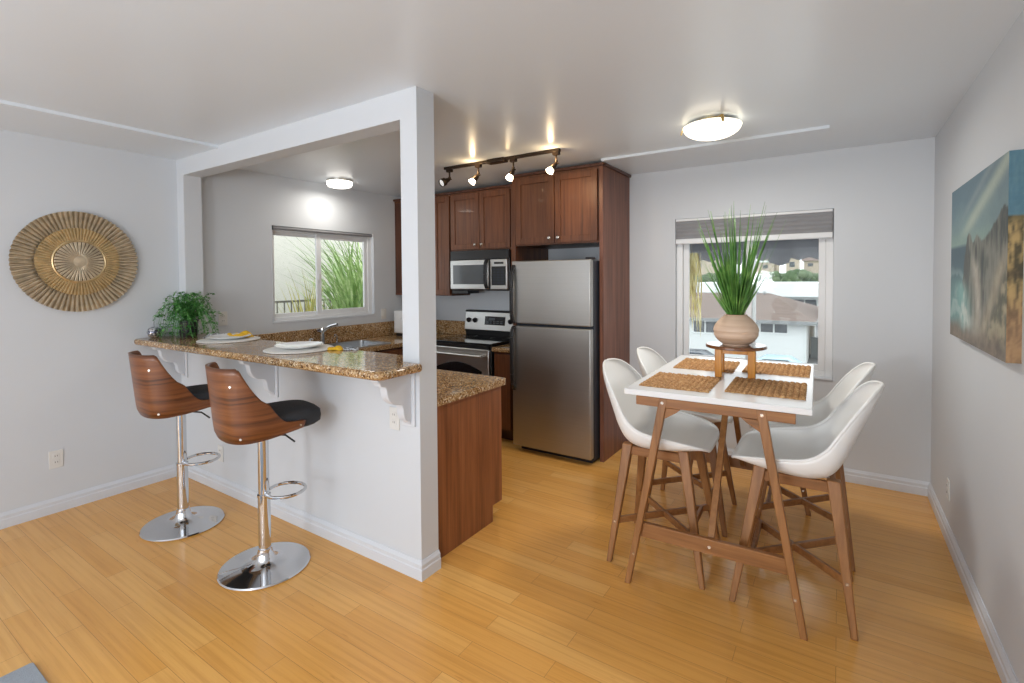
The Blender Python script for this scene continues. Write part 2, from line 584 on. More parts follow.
# left wall with the kitchen window opening
KY0, KY1, KZ0, KZ1 = 2.555, 3.74, 1.11, 2.0
wl = MB().box(XL-T, XL, YF, KY0, 0, HC).box(XL-T, XL, KY1, YB, 0, HC).box(XL-T, XL, KY0, KY1, 0, KZ0).box(XL-T, XL, KY0, KY1, KZ1, HC)
struct(wl.build('wall_left', wall_m, smooth=0), 'white left wall running from the living area into the kitchen', 'wall')
struct(B(XR, XR+T, YF, YB+T, 0, HC).build('wall_right', wall_m, smooth=0), 'white right wall with the canvas picture', 'wall')
BX0, BX1, BZ0, BZ1 = -1.185, -0.037, 0.73, 2.005
wb = MB().box(XL-T, BX0, YB, YB+T, 0, HC).box(BX1, XR, YB, YB+T, 0, HC).box(BX0, BX1, YB, YB+T, 0, BZ0).box(BX0, BX1, YB, YB+T, BZ1, HC)
struct(wb.build('wall_back', wall_m, smooth=0), 'white back wall with the dining window', 'wall')
struct(B(XL-T, XR+T, YF-T, YF, 0, HC).build('wall_front', wall_m, smooth=0))
struct(B(XL, PX0, YH, YH2, 0, 1.047).build('wall_half', wall_m, smooth=0), 'white half wall under the granite breakfast bar', 'wall')
struct(B(PX0, PX1, YH, YH2, 0, HC).build('pillar', wall_m, smooth=0), 'white square post at the end of the breakfast bar', 'pillar')
struct(B(XL, XL+0.108, YH, YH2, 1.0915, 2.309).build('pilaster_pillar', wall_m, smooth=0), 'white engaged post against the left wall', 'pillar')
struct(B(XL, PX0, YH, YH2, 2.309, HC).build('ceiling_beam', wall_m, smooth=0), 'white beam over the breakfast bar opening', 'beam')
# lowered ceiling border
bd = MB()
bd.box(-0.058, XR, YF, YB, H, HC).box(-1.59, -0.058, 3.715, YB, H, HC).box(XL, -3.64, YF, YH, H, HC)
struct(bd.build('ceiling_soffit', ceil_m, smooth=0), 'slightly lowered ceiling border along the walls', 'ceiling')

def skirting(name, pts_fn, label=None):
    prof = [(0, 0), (0.017, 0), (0.017, 0.052), (0.013, 0.058), (0.013, 0.076), (0.006, 0.088), (0.004, 0.094), (0, 0.094)]
    m = MB()
    pts_fn(m, prof)
    return struct(m.build(name, trim_m, smooth=30), label, 'baseboard' if label else None)
def bb_x(xw, sgn, y0, y1):
    return lambda m, pr: m.add([(xw+sgn*p[0], y, p[1]) for y in (y0, y1) for p in pr],
                               [tuple(range(8))[::-1], tuple(range(8, 16))]+[(i, (i+1) % 8, 8+(i+1) % 8, 8+i) for i in range(8)])
def bb_y(yw, sgn, x0, x1, e0=0, e1=0):
    return lambda m, pr: m.add([(x0-e0*p[0], yw+sgn*p[0], p[1]) for p in pr]+[(x1+e1*p[0], yw+sgn*p[0], p[1]) for p in pr],
                               [tuple(range(8))[::-1], tuple(range(8, 16))]+[(i, (i+1) % 8, 8+(i+1) % 8, 8+i) for i in range(8)])
skirting('baseboard_left', bb_x(XL, 1, YF, YH), 'white baseboard below the round wall disc')
skirting('baseboard_right', bb_x(XR, -1, YF, YB), 'white baseboard along the right wall')
skirting('baseboard_back', bb_y(YB, -1, -1.59, XR), 'white baseboard below the dining window')
skirting('baseboard_half', bb_y(YH, -1, XL, PX1, 0, 1), 'white baseboard along the half wall')
def bb_post(m, pr):
    m.add([(PX1+p[0], YH-p[0], p[1]) for p in pr]+[(PX1+p[0], YH2, p[1]) for p in pr],
          [tuple(range(8))[::-1], tuple(range(8, 16))]+[(i, (i+1) % 8, 8+(i+1) % 8, 8+i) for i in range(8)])
skirting('baseboard_post', bb_post, 'short white baseboard round the foot of the post')

# ------------------------------------------------------------------ back window (window_1)
win = struct(empty('window_1', ((BX0+BX1)/2, YB+0.07, BZ0)), 'white sliding window of the dining area overlooking houses', 'window')
def wpart(mb, name, mat, root, **kw):
    L = root.location
    mb.v = [(p[0]-L[0], p[1]-L[1], p[2]-L[2]) for p in mb.v]
    return mb.build(name, mat, root, **kw)
f = MB()
fy0, fy1 = YB+0.045, YB+0.115
f.box(BX0, BX0+0.05, fy0, fy1, BZ0, BZ1).box(BX1-0.05, BX1, fy0, fy1, BZ0, BZ1).box(BX0+0.05, BX1-0.05, fy0, fy1, BZ0, BZ0+0.06).box(BX0+0.05, BX1-0.05, fy0, fy1, BZ1-0.05, BZ1)
wpart(f, 'window_frame', white_metal_m, win, bevel=0.004)
def sash(x0, x1, y0, y1, z0, z1, wd=0.045):
    s = MB()
    s.box(x0, x0+wd, y0, y1, z0, z1).box(x1-wd, x1, y0, y1, z0, z1).box(x0+wd, x1-wd, y0, y1, z0, z0+wd).box(x0+wd, x1-wd, y0, y1, z1-wd, z1)
    return s
xm = -0.60
sa = wpart(sash(BX0+0.05, xm+0.035, fy0+0.035, fy0+0.06, BZ0+0.06, BZ1-0.05), 'sash', white_metal_m, win, bevel=0.003)
sb = wpart(sash(xm-0.035, BX1-0.05, fy0+0.008, fy0+0.033, BZ0+0.06, BZ1-0.05), 'sash', white_metal_m, win, bevel=0.003)
wpart(B(BX0+0.09, xm, fy0+0.045, fy0+0.05, BZ0+0.10, BZ1-0.09), 'glass_pane', glass_m, win, smooth=0)
wpart(B(xm, BX1-0.09, fy0+0.018, fy0+0.023, BZ0+0.10, BZ1-0.09), 'glass_pane', glass_m, win, smooth=0)
wpart(B(BX0, BX1, YB-0.012, fy0, BZ0, BZ0+0.018), 'window_sill', trim_m, win, bevel=0.004)
# cellular shade
sh = thing('cellular_shade', ((BX0+BX1)/2, YB+0.02, 1.79), 'grey pleated shade drawn up at the top of the dining window', 'window shade')
def rel(mb, root):
    L = root.location
    mb.v = [(p[0]-L[0], p[1]-L[1], p[2]-L[2]) for p in mb.v]
    return mb
rel(B(BX0+0.006, BX1-0.006, YB-0.012, YB+0.04, 1.982, 2.002), sh).build('headrail', white_metal_m, sh, bevel=0.004)
pl = []
NP = 9
for i in range(NP+1):
    z = 1.832+(1.982-1.832)*i/NP
    pl.append((YB-0.010 if i % 2 == 0 else YB-0.004, z))
pl += [(YB+0.036 if i % 2 == 0 else YB+0.03, 1.832+(1.982-1.832)*i/NP) for i in range(NP, -1, -1)]
rel(MB().prism(pl, BX0+0.008, BX1-0.008, 'x'), sh).build('pleated_fabric', shade_m, sh, smooth=0)
rel(B(BX0+0.006, BX1-0.006, YB-0.014, YB+0.04, 1.79, 1.832), sh).build('bottom_rail', white_metal_m, sh, bevel=0.005)

# ------------------------------------------------------------------ kitchen window (window_2)
wk = struct(empty('window_2', (XL-0.06, (KY0+KY1)/2, KZ0)), 'white sliding window above the kitchen sink', 'window')
f = MB()
kx0, kx1 = XL-0.11, XL-0.035
f.box(kx0, kx1, KY0, KY0+0.04, KZ0, KZ1).box(kx0, kx1, KY1-0.06, KY1, KZ0, KZ1).box(kx0, kx1, KY0+0.04, KY1-0.06, KZ0, KZ0+0.05).box(kx0, kx1, KY0+0.04, KY1-0.06, KZ1-0.045, KZ1)
wpart(f, 'window_frame', white_metal_m, wk, bevel=0.004)
def sash_y(y0, y1, x0, x1, z0, z1, wd=0.04):
    s = MB()
    s.box(x0, x1, y0, y0+wd, z0, z1).box(x0, x1, y1-wd, y1, z0, z1).box(x0, x1, y0+wd, y1-wd, z0, z0+wd).box(x0, x1, y0+wd, y1-wd, z1-wd, z1)
    return s
km = 3.08
wpart(sash_y(KY0+0.03, km+0.03, kx0+0.01, kx0+0.035, KZ0+0.045, KZ1-0.04), 'sash', white_metal_m, wk, bevel=0.003)
wpart(sash_y(km-0.03, KY1-0.055, kx0+0.04, kx0+0.065, KZ0+0.045, KZ1-0.04, 0.05), 'sash', white_metal_m, wk, bevel=0.003)
wpart(B(kx0+0.02, kx0+0.024, KY0+0.06, km, KZ0+0.08, KZ1-0.07), 'glass_pane', glass_m, wk, smooth=0)
wpart(B(kx0+0.05, kx0+0.054, km, KY1-0.10, KZ0+0.09, KZ1-0.08), 'glass_pane', glass_m, wk, smooth=0)
wpart(B(kx0+0.065, kx0+0.078, km-0.02, km+0.0, 1.50, 1.57), 'latch', white_metal_m, wk, bevel=0.003)
wpart(MB().box(kx1, XL+0.004, KY0, KY1, KZ0, KZ0+0.02).box(kx1, XL+0.002, KY0, KY0+0.012, KZ0+0.02, KZ1).box(kx1, XL+0.002, KY1-0.012, KY1, KZ0+0.02, KZ1), 'window_sill', trim_m, wk, bevel=0.003)
rb = thing('roller_blind', (XL-0.01, (KY0+KY1)/2, KZ1-0.02), 'rolled up grey blind across the top of the kitchen window', 'window shade')
rel(MB().tube([(XL-0.015, KY0+0.02, KZ1-0.018), (XL-0.015, KY1-0.02, KZ1-0.018)], 0.016, 14), rb).build('roller', shade_m, rb)
for yy in (KY0+0.013, KY1-0.019):
    rel(B(XL-0.034, XL+0.006, yy-0.006, yy+0.006, KZ1-0.04, KZ1), rb).build('bracket', black_m if yy < 3 else white_metal_m, rb, bevel=0.002)

# ------------------------------------------------------------------ outlets
def outlet(loc, axis, label, style='outlet'):
    """plate centred at loc on a wall; axis = outward normal"""
    r = thing('wall_outlet' if style == 'outlet' else 'wall_switch', loc, label, 'outlet' if style == 'outlet' else 'switch')
    def P(a, b, c0, c1, wa, wb):
        # a along wall, b up, c outward
        if axis == 'x+':
            return B(c0, c1, a-wa, a+wa, b-wb, b+wb)
        if axis == 'x-':
            return B(-c1, -c0, a-wa, a+wa, b-wb, b+wb)
        return B(a-wa, a+wa, -c1, -c0, b-wb, b+wb)
    P(0, 0, 0, 0.006, 0.036, 0.058).build('cover_plate', plate_m, r, bevel=0.003)
    if style == 'outlet':
        for b in (-0.02, 0.02):
            q = P(0, b, 0.006, 0.009, 0.016, 0.014).build('socket', plate_m, r, bevel=0.002)
            for a in (-0.006, 0.006):
                P(a, b+0.002, 0.009, 0.0096, 0.0014, 0.005).build('slot', slot_m, q, smooth=0)
    else:
        P(0, 0, 0.006, 0.011, 0.016, 0.033).build('rocker', plate_m, r, bevel=0.002)
    return r
outlet((XL, 1.049, 0.347), 'x+', 'white outlet low on the left wall beneath the gold disc')
outlet((-3.69, YH, 0.27), 'y-', 'white outlet low on the half wall behind the stools')
outlet((-1.915, YH, 0.787), 'y-', 'cream outlet beside the bracket nearest the post')
outlet((XR, 3.70, 0.29), 'x-', 'white outlet low on the right wall below the canvas')
outlet((XL, 3.86, 1.12), 'x+', 'white switch plate right of the kitchen window', 'switch')
outlet((XL, 2.12, 1.19), 'x+', 'white outlet on the kitchen wall behind the trailing plant')

# ------------------------------------------------------------------ breakfast bar
def rounded_poly(pts, radii, seg=6):
    out = []
    n = len(pts)
    for i, p in enumerate(pts):
        r = radii[i]
        if r <= 0:
            out.append(p)
            continue
        a = Vector(pts[i-1])-Vector(p)
        b = Vector(pts[(i+1) % n])-Vector(p)
        a.normalize(); b.normalize()
        p0 = Vector(p)+a*r
        p1 = Vector(p)+b*r
        for k in range(seg+1):
            t = k/seg
            q = p0*(1-t)**2+Vector(p)*2*t*(1-t)+p1*t*t
            out.append((q.x, q.y))
    return out
ZB = 1.09
bar = MB().prism(rounded_poly([(XL+0.004, 1.475), (-1.708, 1.510), (-1.708, 1.797), (PX0-0.003, 1.797), (PX0-0.003, 1.955), (XL+0.004, 1.955)],
                              [0.07, 0.05, 0.0, 0, 0, 0]), ZB-0.042, ZB, 'z')
bo = bar.build('bar_counter', granite_m, bevel=0.017, seg=5)
tag(bo, 'raised polished brown granite breakfast bar on the half wall', 'countertop')

# corbels
def corbel(x, label):
    r = thing('corbel', (x, YH, 0.775), label, 'bracket', group='corbels under the breakfast bar')
    out = [(0, 0.255), (-0.215, 0.255), (-0.215, 0.240), (-0.200, 0.228), (-0.196, 0.214), (-0.168, 0.208)]
    for k in range(9):      # upper lobe
        a = PI/2*k/8
        out.append((-0.160+0.080*(1-math.cos(a)), 0.192-0.080*math.sin(a)))
    out += [(-0.066, 0.108), (-0.060, 0.098)]
    for k in range(9):
        a = PI/2*k/8
        out.append((-0.054+0.034*(1-math.cos(a)), 0.084-0.062*math.sin(a)))
    out += [(-0.012, 0.014), (0, 0.0)]
    out = [(p[0]-0.012, p[1]*1.06) for p in out]
    out[0] = (-0.012, 0.255*1.06); out[-1] = (-0.012, 0.0)
    MB().prism(out, -0.024, 0.024, 'x').build('scroll', trim_m, r, bevel=0.004, smooth=30)
    B(-0.045, 0.045, -0.0125, 0, -0.01, 0.270).build('back_plate', trim_m, r, bevel=0.004)
    return r
corbel(-1.81, 'white scroll corbel under the bar beside the post')
corbel(-3.0, 'white scroll corbel under the middle of the bar')
corbel(-4.20, 'white scroll corbel under the bar against the left wall')

# ------------------------------------------------------------------ kitchen base cabinets, worktop, sink
ZC = 0.873
pc = thing('base_cabinet', (-2.4, 2.25, 0), 'cherry wood peninsula cabinet with flat grained end panel beside the post', 'cabinet')
def cab(mb, name, mat, root, **kw):
    return rel(mb, root).build(name, mat, root, **kw)
cab(MB().prism([(1.93, 0.0), (2.475, 0.0), (2.475, 0.10), (2.575, 0.10), (2.575, ZC-0.04), (1.93, ZC-0.04)], -1.80, -1.782, 'x'), 'end_panel', panel_m, pc, bevel=0.002)
cab(MB().box(-3.60, -1.80, 1.935, 2.555, 0.10, ZC-0.04).box(-3.60, -1.80, 1.935, 2.475, 0, 0.10), 'body', cherry_dark_m, pc)
for x0, x1 in ((-2.25, -1.81), (-2.70, -2.26), (-3.15, -2.71), (-3.60, -3.16)):
    d = cab(B(x0, x1, 2.557, 2.577, 0.115, ZC-0.05), 'door', cherry_m, pc, bevel=0.003)
    rel(MB().lathe([(0.004, 2.575), (0.004, 2.587), (0.012, 2.592), (0.012, 2.598), (0.004, 2.602)], 12, (x1-0.04, 0, ZC-0.12), 'y'), pc).build('knob', nickel_m, d)
cs = thing('base_cabinet', (-3.9, 3.1, 0), 'dark cherry wood sink cabinet under the kitchen window', 'cabinet')
cab(MB().box(XL+0.005, -3.66, 2.60, 4.36, 0.10, ZC-0.20).box(XL+0.005, -3.66, 2.60, 2.70, ZC-0.20, ZC-0.04).box(XL+0.005, -3.66, 3.55, 4.36, ZC-0.20, ZC-0.04)
    .box(XL+0.005, -3.72, 2.60, 4.36, 0, 0.10).box(-3.68, -3.66, 2.70, 3.55, ZC-0.20, ZC-0.04), 'body', cherry_dark_m, cs)
for y0, y1 in ((2.62, 3.10), (3.11, 3.60)):
    cab(B(-3.659, -3.64, y0, y1, 0.115, ZC-0.06), 'door', cherry_m, cs, bevel=0.003)
cab(B(-3.659, -3.45, 3.74, 4.36, 0.0, ZC-0.04), 'corner_body', cherry_dark_m, cs)

def poly_with_hole(outer, holes, z0, z1):
    bm = bmesh.new()
    edges = []
    for loop in [outer]+holes:
        vs = [bm.verts.new((p[0], p[1], z0)) for p in loop]
        for i in range(len(vs)):
            edges.append(bm.edges.new((vs[i], vs[(i+1) % len(vs)])))
    r = bmesh.ops.triangle_fill(bm, edges=edges, use_beauty=True)
    g = bmesh.ops.extrude_face_region(bm, geom=list(bm.faces))
    for e in g['geom']:
        if isinstance(e, bmesh.types.BMVert):
            e.co.z = z1
    bmesh.ops.recalc_face_normals(bm, faces=bm.faces)
    m = MB()
    bm.verts.index_update()
    m.v = [tuple(v.co) for v in bm.verts]
    m.f = [tuple(v.index for v in f_.verts) for f_ in bm.faces]
    bm.free()
    return m
RX0, RX1 = -3.435, -2.685      # range
SK = (-4.14, -3.72, 2.80, 3.44)
outer = rounded_poly([(XL+0.003, 1.968), (PX0-0.003, 1.968), (PX0-0.003, 1.93), (-1.762, 1.93), (-1.762, 2.615), (-3.63, 2.615), (-3.63, 3.72), (RX0-0.004, 3.72), (RX0-0.004, YB-0.003), (XL+0.003, YB-0.003)],
                     [0, 0, 0, 0, 0.03, 0, 0, 0, 0, 0])
hole = rounded_poly([(SK[0], SK[2]), (SK[1], SK[2]), (SK[1], SK[3]), (SK[0], SK[3])], [0.03]*4, 4)
kc = poly_with_hole(outer, [hole], ZC-0.04, ZC).build('kitchen_countertop', granite_m, bevel=0.012, seg=3, smooth=30)
tag(kc, 'u-shaped brown granite kitchen worktop running behind the bar to the range', 'countertop')
spl = MB().box(XL+0.002, XL+0.022, 1.97, YB-0.004, ZC+0.001, 1.03).box(XL+0.022, RX0-0.03, YB-0.024, YB-0.004, ZC+0.001, 1.03)
spl.build('backsplash', granite_m, kc, bevel=0.003)
# short piece between range and fridge
t_ = B(RX1+0.004, -2.478, 3.715, YB-0.003, ZC-0.04, ZC).build('countertop_strip', granite_m, bevel=0.01, seg=3)
tag(t_, 'narrow strip of brown granite worktop between range and refrigerator', 'countertop')
nb = thing('base_cabinet', (-2.58, 4.05, 0), 'narrow cherry wood base cabinet between range and refrigerator', 'cabinet')
cab(MB().box(RX1+0.006, -2.48, 3.76, YB-0.005, 0.10, ZC-0.042).box(RX1+0.006, -2.48, 3.83, YB-0.005, 0, 0.10), 'body', cherry_dark_m, nb)
cab(B(RX1+0.02, -2.487, 3.74, 3.76, 0.12, ZC-0.06), 'door', cherry_m, nb, bevel=0.003)

# sink
sk = thing('kitchen_sink', ((SK[0]+SK[1])/2, (SK[2]+SK[3])/2, ZC), 'stainless drop-in kitchen sink in the worktop under the window', 'sink')
def sink_ring(x0, x1, y0, y1, z, r):
    return [(p[0], p[1], z) for p in rounded_poly([(x0, y0), (x1, y0), (x1, y1), (x0, y1)], [r]*4, 5)]
rings = [sink_ring(SK[0]-0.022, SK[1]+0.022, SK[2]-0.022, SK[3]+0.022, ZC+0.0015, 0.05), sink_ring(SK[0]-0.020, SK[1]+0.020, SK[2]-0.020, SK[3]+0.020, ZC+0.007, 0.05),
         sink_ring(SK[0]+0.008, SK[1]-0.008, SK[2]+0.008, SK[3]-0.008, ZC+0.007, 0.05), sink_ring(SK[0]+0.02, SK[1]-0.02, SK[2]+0.02, SK[3]-0.02, ZC-0.15, 0.05),
         sink_ring(SK[0]+0.06, SK[1]-0.06, SK[2]+0.06, SK[3]-0.06, ZC-0.165, 0.03)]
m = MB()
n = len(rings[0])
m.v = [p for r_ in rings for p in r_]
for k in range(4):
    m.f += [(k*n+i, k*n+(i+1) % n, (k+1)*n+(i+1) % n, (k+1)*n+i) for i in range(n)]
m.f.append(tuple(4*n+i for i in range(n)))
cab(m, 'basin', sink_m, sk, recalc=False)
cab(MB().lathe([(0.04, ZC-0.1648), (0.04, ZC-0.162), (0.02, ZC-0.1635)], 20, (-3.93, 3.12, 0)), 'drain', chrome_m, sk)
# faucet
fa = thing('kitchen_faucet', (-4.16, 2.985, ZC), 'chrome single-lever faucet standing behind the kitchen sink', 'faucet')
m = MB().lathe([(0.03, 0), (0.03, 0.008), (0.024, 0.014), (0.022, 0.12), (0.024, 0.13), (0.022, 0.155), (0.012, 0.165)], 20)
m.build('body', chrome_m, fa)
MB().tube([(0, 0, 0.125), (0.05, 0.015, 0.165), (0.10, 0.03, 0.19), (0.165, 0.05, 0.205)], [0.018, 0.016, 0.014, 0.015], 12).build('spout', chrome_m, fa)
MB().tube([(0, 0, 0.13), (0.015, -0.045, 0.150), (0.02, -0.075, 0.148)], [0.013, 0.017, 0.012], 12).build('lever', chrome_m, fa)
sd = thing('soap_dispenser', (-4.17, 2.86, ZC), 'small white soap pump left of the kitchen faucet', 'soap dispenser')
MB().lathe([(0.014, 0), (0.014, 0.05), (0.009, 0.055), (0.009, 0.075)], 14).build('pump', white_metal_m, sd)
MB().tube([(0, 0, 0.073), (0.02, 0, 0.08), (0.045, 0, 0.074)], 0.006, 8).build('nozzle', white_metal_m, sd)
wt = thing('water_tap', (-4.17, 3.16, ZC), 'thin chrome hooked water tap right of the kitchen faucet', 'faucet')
MB().lathe([(0.016, 0), (0.016, 0.01), (0.007, 0.015), (0.006, 0.08)], 14).build('stem', chrome_m, wt)
MB().tube([(0, 0, 0.078), (0.005, -0.015, 0.092), (0.03, -0.05, 0.09), (0.045, -0.06, 0.075)], 0.006, 8).build('spout', chrome_m, wt)
# white appliance by the post
to = thing('kitchen_appliance', (-4.0, 4.02, ZC), 'white boxy appliance on a dark base in the kitchen corner beside the post', 'appliance')
B(-0.15, 0.15, -0.12, 0.12, 0.034, 0.282).build('housing', white_metal_m, to, bevel=0.012, seg=4)
B(-0.135, 0.135, -0.10, 0.10, 0.0005, 0.035).build('base', black_m, to, bevel=0.003)
B(-0.05, 0.05, -0.124, -0.1195, 0.20, 0.215).build('handle', white_metal_m, to, bevel=0.002)

# ------------------------------------------------------------------ wall cabinets
def shaker(x0, x1, z0, z1, yf, th=0.02, rail=0.055):
    """front faces -y at yf"""
    m = MB()
    y1 = yf+th
    m.box(x0, x0+rail, yf, y1, z0, z1).box(x1-rail, x1, yf, y1, z0, z1).box(x0+rail, x1-rail, yf, y1, z0, z0+rail).box(x0+rail, x1-rail, yf, y1, z1-rail, z1)
    m.box(x0+rail, x1-rail, yf+0.009, y1, z0+rail, z1-rail)
    return m
def knob_y(x, yf, z):
    return MB().lathe([(0.005, yf), (0.005, yf-0.012), (0.014, yf-0.017), (0.0155, yf-0.024), (0.010, yf-0.030)], 16, (x, 0, z), 'y')
def wall_cabinet(name, x0, x1, z0, z1, yf, doors, label, knobs, crown=True, root=None):
    r = root or thing(name, ((x0+x1)/2, YB, z0), label, 'cabinet')
    cab(B(x0, x1, yf+0.002, YB-0.003, z0, z1), 'body', cherry_dark_m, r)
    # face frame
    cab(B(x0, x1, yf-0.001, yf+0.002, z1-0.035, z1), 'top_rail', cherry_m, r)
    cab(B(x0, x1, yf-0.001, yf+0.002, z0, z0+0.02), 'bottom_rail', cherry_m, r)
    if crown:
        cab(B(x0, x1, yf-0.025, yf+0.002, z1-0.012, z1+0.012), 'crown_strip', cherry_dark_m, r, bevel=0.004)
    for i, (a, b) in enumerate(doors):
        d = cab(shaker(a, b, z0+0.012, z1-0.03, yf-0.022), 'door', cherry_m, r, bevel=0.002)
        if knobs[i] is not None:
            rel(knob_y(knobs[i], yf-0.022, z0+0.055), r).build('knob', nickel_m, d)
    return r
ZT = 2.405
wall_cabinet('wall_cabinet', XL+0.003, -3.43, 1.325, ZT, 4.045, [(-3.66, -3.438)], 'tall cherry wood corner wall cabinet left of the microwave', [None])
wall_cabinet('wall_cabinet', -3.425, -2.655, 1.795, ZT, 4.045, [(-3.415, -3.045), (-3.038, -2.668)], 'two-door cherry wood wall cabinet above the microwave', [-3.085, -2.998])
fl = B(-2.655, -2.475, 4.02, 4.04, 1.40, ZT+0.012).build('cabinet_filler', cherry_m, bevel=0.002)
tag(fl, 'cherry wood filler panel between microwave cabinet and refrigerator surround', 'cabinet panel')
fs = thing('refrigerator_surround', (-2.03, YB, 0), 'tall cherry wood surround with two doors above the refrigerator', 'cabinet')
cab(MB().box(-1.627, -1.593, 3.7625, YB-0.003, 0.0, 2.425), 'side_panel', panel2_m, fs, bevel=0.002)
cab(MB().box(-2.47, -2.435, 3.7625, YB-0.003, 0.0, 2.425), 'side_panel', cherry_m, fs, bevel=0.002)
wall_cabinet('x', -2.434, -1.628, 1.795, 2.418, 3.77, [(-2.425, -2.036), (-2.028, -1.64)], '', [-2.075, -1.99], crown=False, root=fs)
cab(MB().box(-2.47, -1.585, 3.74, 3.765, 2.408, 2.432).box(-1.593, -1.575, 3.765, YB-0.004, 2.408, 2.432), 'crown_strip', cherry_dark_m, fs, bevel=0.004)

# ------------------------------------------------------------------ refrigerator
fr = thing('refrigerator', (-2.0, 4.0, 0), 'stainless top-freezer refrigerator with black sides and handles', 'refrigerator')
FX0, FX1 = -2.375, -1.635
cab(B(FX0+0.004, FX1-0.002, 3.675, 4.31, 0.03, 1.645), 'cabinet_body', fridge_side_m, fr, bevel=0.006)
cab(B(FX0+0.03, FX1-0.03, 3.70, 4.28, 0.0, 0.032), 'base_grille', black_m, fr)
def fdoor(z0, z1, name):
    o = cab(B(FX0, FX1, 3.605, 3.662, z0, z1), name, steel_m, fr, bevel=0.008, seg=3)
    rel(B(FX0+0.006, FX1-0.006, 3.6625, 3.676, z0+0.006, z1-0.006), fr).build('gasket', black_m, o)
    return o
du = fdoor(1.118, 1.655, 'freezer_door')
dl = fdoor(0.055, 1.098, 'refrigerator_door')
def handle(zs):
    xh = FX0+0.022
    pts = [(xh, 3.606, zs[0]), (xh, 3.575, zs[1]), (xh, 3.562, zs[2]), (xh, 3.562, zs[3]), (xh, 3.575, zs[4]), (xh, 3.606, zs[5])]
    m = MB()
    for a, b in zip(pts[:-1], pts[1:]):
        m.bar(a, b, 0.030, 0.022, side=(1, 0, 0))
    return m
rel(handle([1.125, 1.14, 1.20, 1.42, 1.56, 1.62]), fr).build('handle', black_m, du, bevel=0.005)
rel(handle([0.54, 0.60, 0.68, 1.00, 1.07, 1.09]), fr).build('handle', black_m, dl, bevel=0.005)
rel(B(FX1-0.06, FX1-0.005, 3.64, 3.72, 1.656, 1.672), fr).build('hinge_cover', black_m, du, bevel=0.004)

# ------------------------------------------------------------------ range
rg = thing('electric_range', ((RX0+RX1)/2, 4.05, 0), 'stainless electric range with black glass cooktop against the back wall', 'stove')
cab(B(RX0, RX1, 3.725, 4.33, 0.02, 0.885), 'body', black_m, rg, bevel=0.004)
ct = cab(B(RX0-0.002, RX1+0.002, 3.70, 4.30, 0.886, 0.902), 'cooktop', blackglass_m, rg, bevel=0.004)
for cx, cy, r_ in ((-3.25, 3.86, 0.10), (-2.87, 3.86, 0.08), (-3.25, 4.13, 0.075), (-2.87, 4.13, 0.10)):
    ring = MB()
    ring.grid(32, 2, lambda u, v: (cx+(r_-0.004*v)*math.cos(2*PI*u), cy+(r_-0.004*v)*math.sin(2*PI*u), 0.9025), cu=True)
    rel(ring, rg).build('burner_ring', ext_trim_m, ct, smooth=0)
od = cab(B(RX0+0.012, RX1-0.012, 3.695, 3.724, 0.24, 0.845), 'oven_door', steel2_m, rg, bevel=0.006)
rel(MB().prism([(RX0+0.09, 0.34), (RX1-0.09, 0.34)]+[(RX1-0.09-(RX1-RX0-0.18)*k_/12, 0.64+0.07*math.sin(PI*k_/12)) for k_ in range(13)], 3.692, 3.696, 'y'), rg).build('oven_window', blackglass_m, od, bevel=0.001)
hm = MB().tube([(RX0+0.06, 3.645, 0.785), (RX1-0.06, 3.645, 0.785)], 0.011, 12)
for xx in (RX0+0.085, RX1-0.085):
    hm.bar((xx, 3.70, 0.785), (xx, 3.645, 0.785), 0.02, 0.016)
rel(hm, rg).build('handle', steel2_m, od)
cab(B(RX0+0.012, RX1-0.012, 3.70, 3.724, 0.848, 0.885), 'trim_strip', black_m, rg)
cab(B(RX0+0.012, RX1-0.012, 3.697, 3.724, 0.06, 0.232), 'drawer', steel2_m, rg, bevel=0.006)
bgd = cab(MB().prism([(4.255, 0.955), (4.35, 0.955), (4.35, 1.15), (4.285, 1.15)], RX0+0.004, RX1-0.004, 'x'), 'backguard', steel2_m, rg, bevel=0.006)
cab(MB().prism([(4.28, 0.902), (4.35, 0.902), (4.35, 0.957), (4.26, 0.957)], RX0+0.01, RX1-0.01, 'x'), 'backguard_base', black_m, rg)
cab(MB().prism([(4.28, 1.146), (4.352, 1.146), (4.352, 1.166), (4.288, 1.166)], RX0+0.0, RX1-0.0, 'x'), 'backguard_cap', black_m, rg, bevel=0.004)
def bg_pt(x, z, off):
    y = 4.255+(z-0.955)*0.154
    return (x, y-off, z)
for xx in (RX0+0.06, RX0+0.145, RX1-0.145, RX1-0.06):
    k = MB()
    k.tube([bg_pt(xx, 1.06, -0.002), bg_pt(xx, 1.057, 0.016)], 0.026, 20)
    k.bar(bg_pt(xx, 1.06, 0.014), bg_pt(xx, 1.056, 0.026), 0.009, 0.044, side=(1, 0, 0))
    rel(k, rg).build('control_knob', black_m, bgd)
d = MB()
def panel_slab(x0, x1, z0, z1, off):
    return MB().add([bg_pt(x0, z0, off), bg_pt(x1, z0, off), bg_pt(x1, z1, off), bg_pt(x0, z1, off), bg_pt(x0, z0, -0.004), bg_pt(x1, z0, -0.004), bg_pt(x1, z1, -0.004), bg_pt(x0, z1, -0.004)],
                    [(0, 1, 2, 3), (7, 6, 5, 4), (0, 4, 5, 1), (1, 5, 6, 2), (2, 6, 7, 3), (3, 7, 4, 0)])
rel(panel_slab(-3.16, -2.90, 1.015, 1.105, 0.003), rg).build('display_panel', blackglass_m, bgd)
rel(panel_slab(-3.11, -3.03, 1.065, 1.09, 0.0045), rg).build('display_screen', greyglass_m, bgd)
for i in range(5):
    for z in (1.03, 1.048):
        rel(panel_slab(-3.14+i*0.045, -3.11+i*0.045, z, z+0.009, 0.0042), rg).build('touch_button', greyglass_m, bgd)

